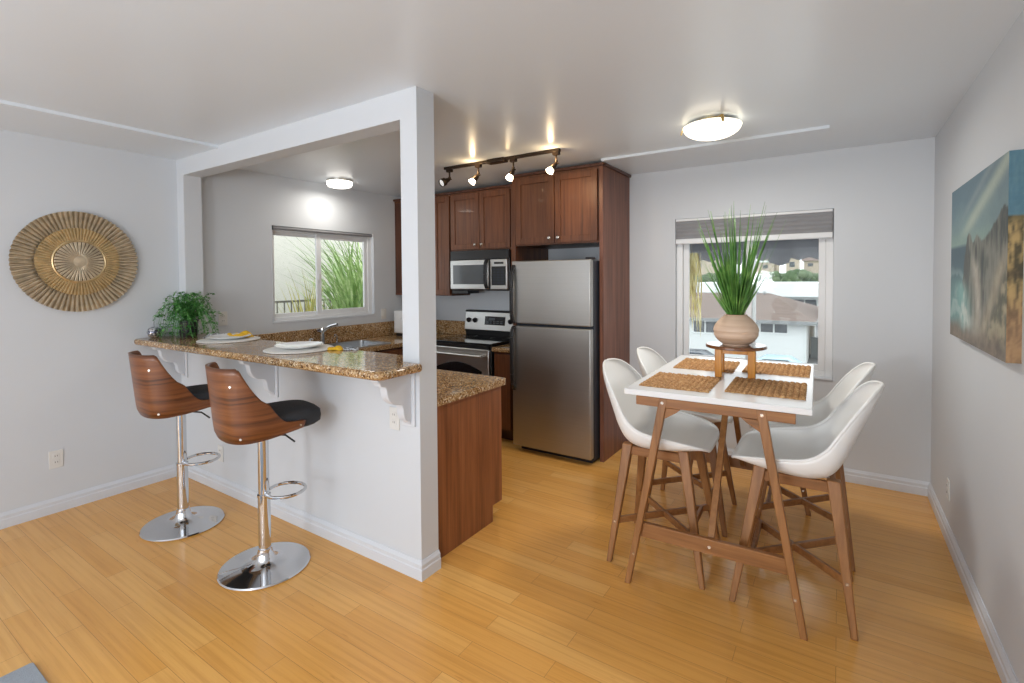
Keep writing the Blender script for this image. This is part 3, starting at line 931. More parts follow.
# ------------------------------------------------------------------ microwave
mw = thing('microwave', (-3.02, YB, 1.38), 'stainless over-the-range microwave with black handle', 'microwave')
MX0, MX1 = -3.39, -2.66
cab(B(MX0, MX1, 4.005, YB-0.004, 1.385, 1.79), 'body', black_m, mw, bevel=0.004)
cab(MB().box(MX0, MX1, 3.985, 4.004, 1.70, 1.79), 'vent_grille', black_m, mw, bevel=0.003)
md = cab(B(MX0+0.005, -2.895, 3.975, 4.004, 1.40, 1.695), 'door', steel2_m, mw, bevel=0.006)
rel(B(MX0+0.045, -2.945, 3.972, 3.976, 1.45, 1.645), mw).build('window', greyglass_m, md, bevel=0.001)
hh = MB()
hp = [(-2.915+0.0, 3.974, 1.41), (-2.91, 3.945, 1.45), (-2.91, 3.938, 1.55), (-2.91, 3.945, 1.65), (-2.915, 3.974, 1.69)]
for a, b in zip(hp[:-1], hp[1:]):
    hh.bar(a, b, 0.038, 0.016, side=(1, 0, 0))
rel(hh, mw).build('handle', black_m, md, bevel=0.004)
cp = cab(B(-2.875, MX1-0.012, 3.977, 4.004, 1.40, 1.695), 'control_panel', steel2_m, mw, bevel=0.005)
rel(B(-2.855, MX1-0.03, 3.974, 3.978, 1.44, 1.625), mw).build('keypad', black_m, cp, bevel=0.002)
rel(B(-2.825, MX1-0.055, 3.974, 3.978, 1.648, 1.668), mw).build('display', black_m, cp)
for r_ in range(6):
    for c_ in range(3):
        rel(B(-2.842+c_*0.048, -2.805+c_*0.048, 3.9725, 3.975, 1.455+r_*0.026, 1.473+r_*0.026), mw).build('button', fridge_side_m, cp)
cab(B(MX0+0.0, -3.18, 4.01, 4.20, 1.352, 1.384), 'lamp_housing', black_m, mw, bevel=0.004)

# ------------------------------------------------------------------ bar stools
def stool():
    r = thing('bar_stool', (0, 0, 0), '', 'bar stool', group='walnut bar stools at the breakfast bar')
    MB().lathe([(0.0, 0.0), (0.214, 0.0), (0.221, 0.006), (0.216, 0.012), (0.12, 0.022), (0.06, 0.034), (0.045, 0.05), (0.036, 0.085), (0.034, 0.10)], 64).build('base', chrome_m, r, smooth=40)
    MB().lathe([(0.0305, 0.10), (0.0305, 0.37), (0.033, 0.372), (0.033, 0.385), (0.0265, 0.387), (0.0265, 0.705)], 32).build('pole', chrome_m, r)
    return r
def stool_seat(r, phi):
    """seat faces direction phi (world angle); local forward = +x of a rotated frame"""
    R_ = Matrix.Rotation(phi, 4, 'Z')
    def rot(mb):
        mb.v = [tuple(R_ @ Vector(p)) for p in mb.v]
        return mb
    # bentwood shell
    def plan(a, k):
        # a in [-1, 1] round the seat; k = outward flare 0..1
        s = abs(a)
        sg = 1 if a >= 0 else -1
        if s < 0.56:
            th = s/0.56*PI/2
            x = -0.03-0.166*abs(math.cos(th))**0.62
            y = 0.190*abs(math.sin(th))**0.72
        else:
            t = (s-0.56)/0.44
            x = -0.03+0.175*t
            y = 0.190-0.004*t
        # flare of the back towards its top
        back = max(0, 1-s/0.5)
        x -= 0.048*k*(0.35+0.65*back)*(1 if s < 0.56 else max(0, 1-(s-0.56)/0.2))
        y *= 1-0.02*k
        return x, y*sg
    def top(a):
        s = abs(a)
        if s < 0.33:
            return 1.085
        if s < 0.37:
            return 1.085-0.012*((s-0.33)/0.04)**2
        t = min(1, (s-0.37)/0.43)
        e = (1-t)**2.0*(1+0.6*t)
        return 0.786+(1.073-0.786)*e-0.006*max(0, (s-0.8)/0.2)
    def bottom(a):
        s = abs(a)
        return 0.718+0.026*max(0, (s-0.4)/0.6)**1.3
    def surf(off):
        def fn(u, v):
            a = (u*2-1)
            zb, zt = bottom(a), top(a)
            z = zb+(zt-zb)*v
            k = max(0, (z-0.67)/0.42)
            tuck = max(0, 1-v*(zt-zb)/0.05)   # curls in under the seat
            x, y = plan(a, k)
            sc_ = 1-0.06*tuck**2-off
            return ((x+0.03)*sc_-0.03, y*sc_, z)
        return fn
    m = MB().grid(61, 13, surf(0.0))
    shell = rot(m).build('wood_shell', walnut_m, r, solid=0.013, smooth=60)
    # inner padded back
    def pad(u, v):
        a = (u*2-1)*0.50
        zb, zt = 0.80, top(a)-0.06
        z = zb+(zt-zb)*v
        k = max(0, (z-0.67)/0.42)
        x, y = plan(a, k)
        q = 0.10
        return ((x+0.03)*(1-q)-0.03, y*(1-q), z)
    rot(MB().grid(31, 9, pad)).build('back_pad', fabric_m, r, solid=0.022, smooth=60)
    # cushion
    def cush(u, v):
        th = 2*PI*u
        c, s_ = math.cos(th), math.sin(th)
        ex = 0.55
        bx = 0.232*math.copysign(abs(c)**ex, c)+0.045
        by = 0.176*math.copysign(abs(s_)**ex, s_)
        prof = [(0.0, 0.735), (0.90, 0.735), (0.985, 0.748), (1.0, 0.775), (0.985, 0.802), (0.90, 0.820), (0.55, 0.832), (0.0, 0.836)]
        t = v*(len(prof)-1)
        i = min(int(t), len(prof)-2)
        f_ = t-i
        k = prof[i][0]*(1-f_)+prof[i+1][0]*f_
        z = prof[i][1]*(1-f_)+prof[i+1][1]*f_
        return (0.045+(bx-0.045)*k, by*k, z)
    rot(MB().grid(48, 22, cush, cu=True)).build('seat_cushion', fabric_m, r, smooth=60)
    rot(MB().lathe([(0.08, 0.70), (0.12, 0.715), (0.12, 0.734)], 24)).build('seat_plate', black_m, r)
    # screws
    for a, z in ((-0.27, 1.0), (0.27, 1.0), (-0.93, 0.760), (0.93, 0.760), (-0.33, 0.745), (0.33, 0.745)):
        k = max(0, (z-0.67)/0.42)
        x, y = plan(a, k)
        x2, y2 = plan(a+0.01, k)
        t = Vector((x2-x, y2-y, 0)).normalized()
        nrm = Vector((t.y, -t.x, 0))
        c = Vector((x, y, z))
        if nrm.dot(c-Vector((0.0, 0, z))) < 0:
            nrm = -nrm
        q = MB().tube([c+nrm*0.003, c+nrm*0.0095], [0.008, 0.006], 12)
        rot(q).build('screw_cap', nickel_m, shell)
    a = phi-0.55
    c, s_ = math.cos(a), math.sin(a)
    MB().tube([(c*0.02, s_*0.02, 0.70), (c*0.11, s_*0.11, 0.685), (c*0.155, s_*0.155, 0.645)], 0.005, 8).build('height_lever', black_m, r)
def footrest(r, ang):
    pts = []
    for k in range(20):
        t = math.radians(38)+(2*PI-2*math.radians(38))*k/19
        x = 0.110-0.097*math.cos(t)
        y = 0.097*math.sin(t)
        pts.append((x*math.cos(ang)-y*math.sin(ang), x*math.sin(ang)+y*math.cos(ang), 0.40))
    ca, sa_ = math.cos(ang), math.sin(ang)
    p0 = (0.018*ca-0.018*sa_, 0.018*sa_+0.018*ca, 0.40)
    p1 = (0.018*ca+0.018*sa_, 0.018*sa_-0.018*ca, 0.40)
    MB().tube([p0]+pts+[p1], 0.0085, 10).build('footrest', chrome_m, r)
for loc, phi, fa_, lab in (((-3.385, 1.42, 0), math.radians(84), math.radians(42), 'walnut and chrome bar stool nearer the left wall'),
                           ((-2.518, 1.44, 0), math.radians(80), math.radians(38), 'walnut and chrome bar stool in front of the middle corbel, farther from the left wall')):
    s = stool()
    s.location = loc
    s['label'] = lab
    stool_seat(s, phi)
    footrest(s, fa_)

# ------------------------------------------------------------------ bar settings
def setting(loc, name_l):
    pm = MB().lathe([(0.0, 0), (0.185, 0), (0.195, 0.003), (0.195, 0.007), (0.185, 0.010), (0.0, 0.010)], 64).build('round_placemat', charger_m, smooth=30, loc=(loc[0], loc[1], ZB))
    tag(pm, 'round white beaded placemat on the bar '+name_l, 'placemat', 'round placemats on the bar')
    pt = MB().lathe([(0.0, 0.0), (0.07, 0.0), (0.085, 0.004), (0.13, 0.016), (0.137, 0.022), (0.134, 0.0235), (0.09, 0.011), (0.0, 0.008)], 64).build('dinner_plate', porcelain_m, smooth=40, loc=(loc[0], loc[1], ZB+0.010))
    tag(pt, 'white dinner plate on the round placemat '+name_l, 'plate', 'dinner plates on the bar')
setting((-3.545, 1.80), 'nearer the trailing plant')
setting((-2.695, 1.775), 'nearer the post')
def napkin(loc, rz, s, label):
    r = thing('folded_napkin', loc, label, 'napkin', rz, group='napkins behind the plates')
    def lump(cx, cy, lx, ly, hz, seed):
        rnd = random.Random(seed)
        ph = [rnd.random()*6 for _ in range(4)]
        def fn(u, v):
            x = (u-0.5)*lx
            y = (v-0.5)*ly
            e = max(0, 1-abs(2*u-1)**5)*max(0, 1-abs(2*v-1)**5)
            z = e*hz*(0.65+0.2*math.sin(11*u+ph[0])+0.2*math.sin(9*v+5*u+ph[1]))
            return (cx+x+0.006*math.sin(12*v+ph[2]), cy+y+0.008*math.sin(9*u+ph[3]), max(0.0008, z))
        return MB().grid(26, 16, fn)
    lump(0, 0, 0.20*s, 0.10*s, 0.045*s, 1).build('yellow_cloth', yellow_m, r, solid=0.002, smooth=60)['label'] = 'mustard yellow half of the napkin'
    lump(-0.17*s, 0.0, 0.20*s, 0.10*s, 0.03*s, 2).build('patterned_cloth', pattern_m, r, solid=0.002, smooth=60)['label'] = 'grey patterned half of the napkin'
    return r
napkin((-3.60, 1.905, ZB+0.001), math.radians(16), 1.1, 'mustard and grey patterned napkin behind the plate nearer the plant')
n2 = napkin((-2.49, 1.875, ZB+0.001), math.radians(20), 0.5, 'mustard and grey patterned napkin peeking from behind the plate nearer the post')
for c in n2.children:
    if c.name.startswith('patterned'):
        c.location = (0.17, 0.02, 0)

# trailing plant
pp = thing('trailing_plant', (-4.04, 1.76, ZB), 'bushy trailing green plant in a dark pot on the end of the bar', 'potted plant')
MB().lathe([(0.0, 0), (0.050, 0), (0.056, 0.01), (0.062, 0.11), (0.066, 0.115), (0.064, 0.125), (0.056, 0.125), (0.054, 0.11), (0.0, 0.108)], 32).build('pot', pot_dark_m, pp)
rnd = random.Random(5)
lf = MB()
st = MB()
for i in range(150):
    a = rnd.random()*2*PI
    reach = 0.05+0.175*rnd.random()**0.7
    rise = 0.07+0.17*rnd.random()
    drop = rnd.random()*0.34
    pts = []
    for k in range(9):
        t = k/8
        rr = reach*(t**0.7)
        z = 0.115+rise*math.sin(min(1, t*1.6)*PI/2)-drop*max(0, t-0.35)**1.4*1.7
        x, y = rr*math.cos(a+0.4*t), rr*math.sin(a+0.4*t)
        if -4.04+x < XL+0.02:
            x = XL+0.02+4.04
        if y > 0.0 and -4.04+x < XL+0.13:
            y = min(y, 0.03)
        pts.append(Vector((x, y, max(0.004, z))))
    st.tube(pts, 0.0012, 4, caps=False)
    for k in range(2, 9):
        for _ in range(2):
            p = pts[k]+Vector((rnd.uniform(-.008, .008), rnd.uniform(-.008, .008), rnd.uniform(-.006, .006)))
            b = rnd.random()*2*PI
            d = Vector((math.cos(b), math.sin(b), rnd.uniform(-0.9, 0.3))).normalized()
            sd_ = d.cross(Vector((0, 0, 1))).normalized()
            L = rnd.uniform(0.018, 0.032)
            p.z = max(p.z, 0.03)
            lf.blade([p, p+d*L*0.5+Vector((0, 0, 0.002)), p+d*L], [0.002, 0.017, 0.001], sd_)
st.build('stems', trail_m, pp, smooth=60)
lf.build('foliage', trail_m, pp, smooth=0, recalc=False)
# mosaic ball with wire
mbq = thing('mosaic_ornament', (-4.205, 1.60, ZB), 'small round mirrored mosaic ornament with a beaded wire on the bar', 'ornament')
MB().lathe([(0.0, 0.0), (0.018, 0.0), (0.036, 0.010), (0.046, 0.030), (0.046, 0.048), (0.036, 0.068), (0.02, 0.078), (0.0, 0.08)], 24).build('ball', mosaic_m, mbq)
wp = [(0, 0, 0.078), (-0.005, 0.0, 0.13), (0.015, 0.01, 0.18), (0.05, 0.03, 0.22), (0.09, 0.06, 0.24)]
wi = MB().tube(wp, 0.0012, 6)
wi.build('wire', bronze_m, mbq)
for i, p in enumerate(((-0.004, 0, 0.115), (0.004, 0.004, 0.155), (0.03, 0.018, 0.20), (0.06, 0.038, 0.227))):
    MB().lathe([(0.0, -0.006), (0.005, -0.003), (0.005, 0.003), (0.0, 0.006)], 10, p).build('bead', mosaic_m, mbq)

# ------------------------------------------------------------------ gold wall disc
wd = thing('wall_disc', (XL, 1.185, 1.638), 'large round gold pleated sunburst disc hung on the left wall', 'wall decor')
def pleat_ring(r0, r1, n, d0, d1, amp):
    """ring in the y-z plane, pleats raised along +x; d0/d1 = stand-off at inner / outer rim"""
    N = n*4
    def fn(u, v):
        i = int(round(u*N)) % N
        ph = i % 4
        a = 2*PI*i/N
        r = r0+(r1-r0)*v
        h = d0+(d1-d0)*v+(amp if ph in (1, 2) else 0)*(0.55+0.45*v)
        return (h, r*math.cos(a), r*math.sin(a))
    return MB().grid(N, 5, fn, cu=True)
pleat_ring(0.20, 0.333, 72, 0.012, 0.018, 0.022).build('outer_ring', gold_m, wd, solid=0.003, smooth=0)
pleat_ring(0.13, 0.222, 72, 0.044, 0.038, 0.012).build('middle_ring', gold2_m, wd, solid=0.003, smooth=0)
MB().lathe([(0.0, 0.002), (0.325, 0.002), (0.325, 0.012), (0.0, 0.012)], 64, axis='x').build('backing_plate', gold_dark_m, wd)
cm = MB().lathe([(0.0, 0.045), (0.143, 0.045), (0.143, 0.050), (0.0, 0.050)], 48, axis='x')
med = cm.build('centre_medallion', gold_dark_m, wd)
rim = MB()
rim.grid(64, 5, lambda u, v: (0.052+0.005*math.sin(PI*v), (0.132+0.011*v)*math.cos(2*PI*u), (0.128+0.016*v)*math.sin(2*PI*u)), cu=True)
rim.build('medallion_rim', gold2_m, med)
for_sp = MB()
for i in range(36):
    a = 2*PI*i/36
    ca, sa_ = math.cos(a), math.sin(a)
    p0 = Vector((0.058, 0.035*ca, 0.035*sa_))
    p1 = Vector((0.056, 0.130*ca, 0.130*sa_))
    for_sp.bar(p0, p1, 0.006, 0.010, 0.017, 0.010, side=(0, -sa_, ca))
for_sp.build('spokes', gold_m, med, bevel=0.002)
MB().lathe([(0.050, 0.050), (0.048, 0.060), (0.02, 0.064), (0.0, 0.065)], 32, axis='x').build('hub', gold_m, med)

# ------------------------------------------------------------------ canvas picture
cv = thing('canvas_picture', (XR, 2.93, 1.57), 'unframed canvas seascape with cliffs and surf on the right wall', 'picture')
CY0, CY1, CZ0, CZ1, CX = 2.405, 3.455, 1.198, 1.938, 0.49
def lerp(a, b, t):
    t = max(0, min(1, t))
    return tuple(a[i]*(1-t)+b[i]*t for i in range(3))
def sm(a, b, x):
    t = max(0, min(1, (x-a)/(b-a)))
    return t*t*(3-2*t)
def S3(r, g, b):
    return srgb(r, g, b)[:3]
def hsh(x, y):
    v = math.sin(x*127.1+y*311.7)*43758.5453
    return v-math.floor(v)
def vn(x, y):
    ix, iy = math.floor(x), math.floor(y)
    fx, fy = x-ix, y-iy
    fx, fy = fx*fx*(3-2*fx), fy*fy*(3-2*fy)
    return (hsh(ix, iy)*(1-fx)+hsh(ix+1, iy)*fx)*(1-fy)+(hsh(ix, iy+1)*(1-fx)+hsh(ix+1, iy+1)*fx)*fy
def fbm(x, y):
    return 0.5*vn(x, y)+0.3*vn(2.1*x+3, 2.1*y)+0.2*vn(4.3*x, 4.3*y+7)
def paint(s, t):
    """s 0..1 from the far edge to the near edge, t 0..1 upward"""
    n = fbm(s*6, t*6)
    sky = lerp(S3(112, 148, 152), S3(86, 124, 142), sm(0.62, 0.95, t+0.2*(n-0.5)))
    d = (t-0.66)-0.42*(s-0.25)
    sky = lerp(sky, S3(176, 192, 172), 0.75*math.exp(-(d/0.05)**2)*sm(0.05, 0.5, s))
    sky = lerp(sky, S3(140, 160, 164), 0.5*math.exp(-((d-0.12)/0.03)**2)*sm(0.1, 0.5, s))
    c = lerp(sky, S3(126, 160, 150), sm(0.72, 0.60, t))
    hz = 0.615
    if t < hz:
        sea = lerp(S3(66, 100, 116), S3(92, 150, 150), sm(0.55, 0.15, t))
        foam = math.sin(26*(t+0.9*(s-0.1)**2)+6*n)
        sea = lerp(sea, S3(168, 196, 194), 0.55*sm(0.3, 1.0, foam)*sm(0.55, 0.3, t))
        sea = lerp(sea, S3(128, 186, 178), 0.8*sm(0.30, 0.45, s-0.15*t)*sm(0.5, 0.2, t))
        c = lerp(c, sea, sm(hz, hz-0.015, t))
    # headland with two peaks
    left = 0.27+0.10*(fbm(t*9, 2)-0.5)+0.30*max(0, 0.40-t)
    pk = 0.60+0.085*math.exp(-((s-0.40)/0.055)**2)+0.045*math.exp(-((s-0.56)/0.05)**2)+0.16*sm(0.60, 1.0, s)+0.05*(fbm(s*14, 1)-0.5)
    pk -= 0.25*sm(left+0.08, left-0.02, s)
    if t < pk and s > left-0.03:
        rk = lerp(S3(60, 72, 72), S3(128, 130, 118), sm(0.25, 0.75, fbm(s*26, t*6)))
        rk = lerp(rk, S3(84, 88, 84), sm(0.42, 0.36, s))
        c = lerp(c, rk, sm(left-0.03, left+0.01, s)*sm(pk, pk-0.02, t))
    # turquoise shallows at the foot of the cliff
    if t < 0.42:
        k0 = math.exp(-((s-0.24-0.55*max(0, 0.36-t))/0.13)**2)*sm(0.42, 0.30, t)*sm(0.02, 0.14, t)
        c = lerp(c, lerp(S3(116, 178, 174), S3(198, 214, 206), sm(0.45, 0.75, fbm(s*18, t*10))), 0.85*k0)
    # pale sand path sweeping down
    p = 0.50+0.07*math.sin(6*(t-0.02))+0.10*(0.45-t)
    k = math.exp(-((s-p)/(0.05+0.05*(0.5-t)))**2)*sm(0.56, 0.44, t)*sm(-0.05, 0.08, t)
    c = lerp(c, lerp(S3(206, 200, 184), S3(160, 150, 130), fbm(s*22, t*16)), 0.85*k)
    k2 = math.exp(-((s-0.60-0.72*t)/0.06)**2)*sm(0.60, 0.42, t)
    c = lerp(c, lerp(S3(196, 182, 150), S3(140, 126, 100), fbm(s*24, t*20)), 0.75*k2)
    if s > 0.62+0.70*t:
        g = lerp(S3(92, 94, 72), S3(178, 164, 124), sm(0.3, 0.7, fbm(s*24, t*20)))
        c = lerp(c, g, 0.85*sm(0.62+0.70*t, 0.72+0.70*t, s)*sm(0.60, 0.45, t))
    if t < 0.16:
        c = lerp(c, lerp(S3(90, 82, 74), S3(150, 132, 110), fbm(s*18, t*18)), sm(0.16, 0.04, t+0.1*(n-0.5)))
    return c
def paint_side(q, t):
    n = fbm(q*6+3, t*22)
    if t > 0.70:
        return lerp(S3(70, 110, 130), S3(96, 132, 142), n)
    c = lerp(S3(74, 68, 46), S3(176, 150, 98), sm(0.3, 0.7, n))
    c = lerp(c, lerp(S3(120, 92, 66), S3(178, 140, 104), n), sm(0.40, 0.15, t)*0.8)
    c = lerp(c, S3(58, 52, 40), math.exp(-((t-0.42)/0.03)**2)*0.8)
    c = lerp(c, S3(64, 66, 46), sm(0.62, 0.70, t)*0.7)
    return c
NS, NTT = 120, 84
vs, cols, fs_ = [], [], []
for i in range(NS+1):
    for j in range(NTT+1):
        s_, t_2 = i/NS, j/NTT
        vs.append((CX-XR, CY1+(CY0-CY1)*s_-2.93, CZ0+(CZ1-CZ0)*t_2-1.57))
        c_ = paint(s_, t_2)
        g_m = 0.3*c_[0]+0.55*c_[1]+0.15*c_[2]
        cols.append(tuple(0.72*k_+0.28*g_m for k_ in c_))
for i in range(NS):
    for j in range(NTT):
        a = i*(NTT+1)+j
        fs_.append((a, a+1, a+NTT+2, a+NTT+1))
o0 = len(vs)
for i in range(7):
    for j in range(NTT+1):
        q, t_2 = i/6, j/NTT
        vs.append((CX+(XR-CX)*q-XR, CY0-2.93, CZ0+(CZ1-CZ0)*t_2-1.57))
        cols.append(paint_side(q, t_2))
for i in range(6):
    for j in range(NTT):
        a = o0+i*(NTT+1)+j
        fs_.append((a, a+1, a+NTT+2, a+NTT+1))
o1 = len(vs)
c8 = [(CX-XR, CY1-2.93, CZ0-1.57), (0, CY1-2.93, CZ0-1.57), (0, CY0-2.93, CZ0-1.57), (CX-XR, CY0-2.93, CZ0-1.57),
      (CX-XR, CY1-2.93, CZ1-1.57), (0, CY1-2.93, CZ1-1.57), (0, CY0-2.93, CZ1-1.57), (CX-XR, CY0-2.93, CZ1-1.57)]
vs += c8
cols += [S3(120, 110, 90)]*4+[S3(100, 130, 140)]*4
fs_ += [(o1, o1+1, o1+2, o1+3), (o1+4, o1+7, o1+6, o1+5), (o1, o1+4, o1+5, o1+1), (o1+1, o1+5, o1+6, o1+2)]
m = MB()
m.v, m.f = vs, fs_
po = m.build('painted_canvas', canvas_m, cv, smooth=0, recalc=False)
ca_ = po.data.color_attributes.new('paint', 'FLOAT_COLOR', 'POINT')
for i, c in enumerate(cols):
    ca_.data[i].color = (*c, 1)

# ------------------------------------------------------------------ dining table
ZTB = 0.958
TR = math.radians(1.8)
tb = thing('counter_height_table', (-0.507, 2.976, 0), 'white-topped counter-height dining table on walnut trestle legs', 'table', TR)
B(-0.40, 0.40, -0.61, 0.61, ZTB-0.028, ZTB).build('tabletop', table_white_m, tb, bevel=0.003)
yl = 0.595
for sy in (-1, 1):
    y = sy*yl
    B(-0.34, 0.34, y-0.016, y+0.016, ZTB-0.072, ZTB-0.0285).build('apron', legx_m, tb, bevel=0.003)
    st = B(-0.318, 0.318, y-0.013, y+0.013, 0.235, 0.305).build('stretcher', legx_m, tb, bevel=0.003)
    MB().lathe([(0.007, y-sy*0.0-0.0155), (0.007, y-0.0125)], 12, (0, 0, 0.27), 'y').build('bolt', nickel_m, st)
    for sx in (-1, 1):
        lg = MB().leg((sx*0.376, y+sy*0.034, 0), (sx*0.208, y, ZTB-0.0285), 0.028, 0.026, 0.040, 0.034).build('leg', leg_m, tb, bevel=0.004)
        xb = sx*(0.208+(0.372-0.208)*(1-0.16/0.93))
        MB().lathe([(0.006, y+sy*0.028-0.0165), (0.006, y+sy*0.028-0.0105)], 12, (xb, 0, 0.155), 'y').build('bolt', nickel_m, lg)
        MB().lathe([(0.007, y-0.0195), (0.007, y-0.014)], 12, (sx*0.213, 0, ZTB-0.05), 'y').build('bolt', nickel_m, lg)
        # corner bracket pointing to the table's middle
        xs = sx*0.205
        MB().prism([(xs-sx*0.0, ZTB-0.074), (xs-sx*0.075, ZTB-0.074), (xs-sx*0.055, ZTB-0.092), (xs+sx*0.012, ZTB-0.135)], y-0.010, y+0.010, 'y').build('bracket', legx_m, tb, bevel=0.002)
    MB().bar((0, y-sy*0.013, 0.265), (0, sy*0.04, ZTB-0.042), 0.030, 0.024, side=(1, 0, 0)).build('diagonal_brace', leg_m, tb, bevel=0.003)
B(-0.03, 0.03, -0.57, 0.57, ZTB-0.05, ZTB-0.0285).build('centre_rail', legx_m, tb, bevel=0.003)

# ------------------------------------------------------------------ bar chairs (local +x is forward)
def spline(pts, t):
    """Catmull-Rom through tuples"""
    n = len(pts)-1
    x = min(max(t, 0), 1)*n
    i = min(int(x), n-1)
    f_ = x-i
    p0 = pts[max(i-1, 0)]; p1 = pts[i]; p2 = pts[i+1]; p3 = pts[min(i+2, n)]
    return [0.5*(2*b+(c-a)*f_+(2*a-5*b+4*c-d)*f_*f_+(3*b-a-3*c+d)*f_**3) for a, b, c, d in zip(p0, p1, p2, p3)]
#            centre (u, z)      rim (u, v, z)
SHELL = [(0.250, 0.640, 0.246, 0.150, 0.648),
         (0.225, 0.655, 0.225, 0.205, 0.668),
         (0.155, 0.640, 0.160, 0.248, 0.688),
         (0.050, 0.622, 0.060, 0.272, 0.706),
         (-0.070, 0.615, -0.060, 0.280, 0.728),
         (-0.152, 0.640, -0.130, 0.275, 0.778),
         (-0.205, 0.720, -0.178, 0.260, 0.850),
         (-0.246, 0.820, -0.226, 0.232, 0.922),
         (-0.282, 0.905, -0.268, 0.192, 0.975),
         (-0.310, 0.965, -0.299, 0.142, 1.008),
         (-0.327, 1.003, -0.321, 0.082, 1.024),
         (-0.337, 1.026, -0.336, 0.020, 1.029)]
def chair():
    r = thing('bar_chair', (0, 0, 0), '', 'chair', group='white shell chairs round the table')
    def fn(u, v):
        cu_, cz, ru, rv, rz = spline(SHELL, u)
        t = v*2-1
        a = abs(t)
        wz = a**2.6 if u < 0.55 else a**2.2
        wu = a**2.0
        vv = rv*math.sin(min(1, a)*PI/2)**0.9
        # fuller side wall low in the bowl
        return (cu_+(ru-cu_)*wu, math.copysign(vv, t), cz+(rz-cz)*wz)
    m = MB().grid(45, 33, fn)
    so = m.build('seat_shell', shell_m, r, solid=0.010, smooth=180)
    # rolled rim
    rim_pts = []
    for k in range(41):
        p = fn(k/40, 0)
        rim_pts.append(p)
    far = [fn(k/40, 1) for k in range(41)][::-1]
    top_ = [fn(1, j/8) for j in range(1, 8)]
    front_ = [fn(0, j/12) for j in range(1, 12)][::-1]
    loop = rim_pts+top_+far+front_
    MB().tube(loop, 0.0072, 8, closed=True).build('rim', shell_m, so, smooth=180)
    # legs
    for sy in (-1, 1):
        MB().leg((0.235, sy*0.235, 0), (0.128, sy*0.150, 0.632), 0.027, 0.026, 0.052, 0.046).build('leg', leg_m, r, bevel=0.005)
        MB().leg((-0.235, sy*0.235, 0), (-0.158, sy*0.150, 0.622), 0.027, 0.026, 0.052, 0.046).build('leg', leg_m, r, bevel=0.005)
    fr_ = MB()
    for sy in (-1, 1):
        fr_.box(-0.15, 0.12, sy*0.152-0.011, sy*0.152+0.011, 0.565, 0.612)
    fr_.box(0.112, 0.134, -0.15, 0.15, 0.575, 0.620)
    fr_.box(-0.166, -0.144, -0.15, 0.15, 0.565, 0.612)
    fr_.box(-0.15, 0.12, -0.03, 0.03, 0.598, 0.610)
    fr_.build('seat_frame', legx_m, r, bevel=0.003)
    zf = 0.215
    k = 1-zf/0.632
    fx, fyv = 0.128+(0.235-0.128)*k, 0.150+(0.235-0.150)*k
    bx, by = -0.158-(0.235-0.158)*k, fyv
    MB().bar((fx, fyv, zf), (bx, -by, zf), 0.018, 0.034, side=(-(fyv+by), (bx-fx), 0)).build('cross_stretcher', legx_m, r, bevel=0.003)
    MB().bar((fx, -fyv, zf), (bx, by, zf), 0.018, 0.034, side=((fyv+by), (bx-fx), 0)).build('cross_stretcher', legx_m, r, bevel=0.003)
    MB().bar((fx*0.80, -fyv*0.82, zf+0.001), (fx*0.80, fyv*0.82, zf+0.001), 0.018, 0.034, side=(1, 0, 0)).build('footrest_bar', legx_m, r, bevel=0.003)
    for sx, sy in ((1, 1), (1, -1), (-1, 1), (-1, -1)):
        x0 = fx if sx > 0 else bx
        MB().tube([(x0, sy*(fyv+0.010), zf), (x0, sy*(fyv+0.0205), zf)], 0.006, 10).build('bolt', nickel_m, r)
    return r
c0 = chair()
CH = 'white shell chairs round the table'
c0.location = (-0.785, 2.705, 0)
c0.rotation_euler = (0, 0, math.radians(2))
c0['label'] = 'white shell bar chair on the refrigerator side of the table, nearest the camera'
copy_thing(c0, (-0.79, 3.278, 0), math.radians(3), 'white shell bar chair on the refrigerator side of the table, near the window', CH)
copy_thing(c0, (-0.175, 2.70, 0), PI+math.radians(1), 'white shell bar chair on the canvas side of the table, nearest the camera', CH)
copy_thing(c0, (-0.176, 3.275, 0), PI+math.radians(2), 'white shell bar chair on the canvas side of the table, near the window', CH)

# ------------------------------------------------------------------ placemats
def mat_mesh():
    W, D = 0.335, 0.385
    nx, ny = 118, 118
    rows = 13
    def hgt(x, y):
        # braids run along x
        fy = (x/W)*rows
        b = fy-math.floor(fy)
        odd = int(math.floor(fy)) % 2
        fx = y/0.024+(b-0.5)*(0.9 if odd else -0.9)
        c = fx-math.floor(fx)
        return 0.002+0.0085*(abs(math.sin(PI*b))**0.6)*(0.35+0.65*abs(math.sin(PI*c)))
    def fn(u, v):
        x, y = u*W, v*D
        ex = 0.0025*math.sin(y*2*PI/0.048)
        ey = 0.003*math.sin(x*2*PI/(W/rows*2))
        edge = min(u, 1-u, v, 1-v)
        z = hgt(x, y) if edge > 0.004 else 0.0005
        return (x-W/2+ex, y-D/2+ey, z)
    m = MB().grid(nx, ny, fn)
    o = len(m.v)
    me = m
    return me
mm = mat_mesh()
pm0 = mm.build('woven_placemat', woven_m, smooth=60)
MG = 'woven placemats on the dining table'
R2 = Matrix.Rotation(TR, 3, 'Z')
def tpos(x, y, z):
    v = R2 @ Vector((x, y, 0))
    return (-0.507+v.x, 2.976+v.y, z)
spots = [((-0.19, -0.325), 'woven seagrass placemat at the front of the table on the refrigerator side'),
         ((0.205, -0.265), 'woven seagrass placemat at the front of the table on the canvas side'),
         ((-0.165, 0.262), 'woven seagrass placemat by the window on the refrigerator side'),
         ((0.215, 0.315), 'woven seagrass placemat by the window on the canvas side')]
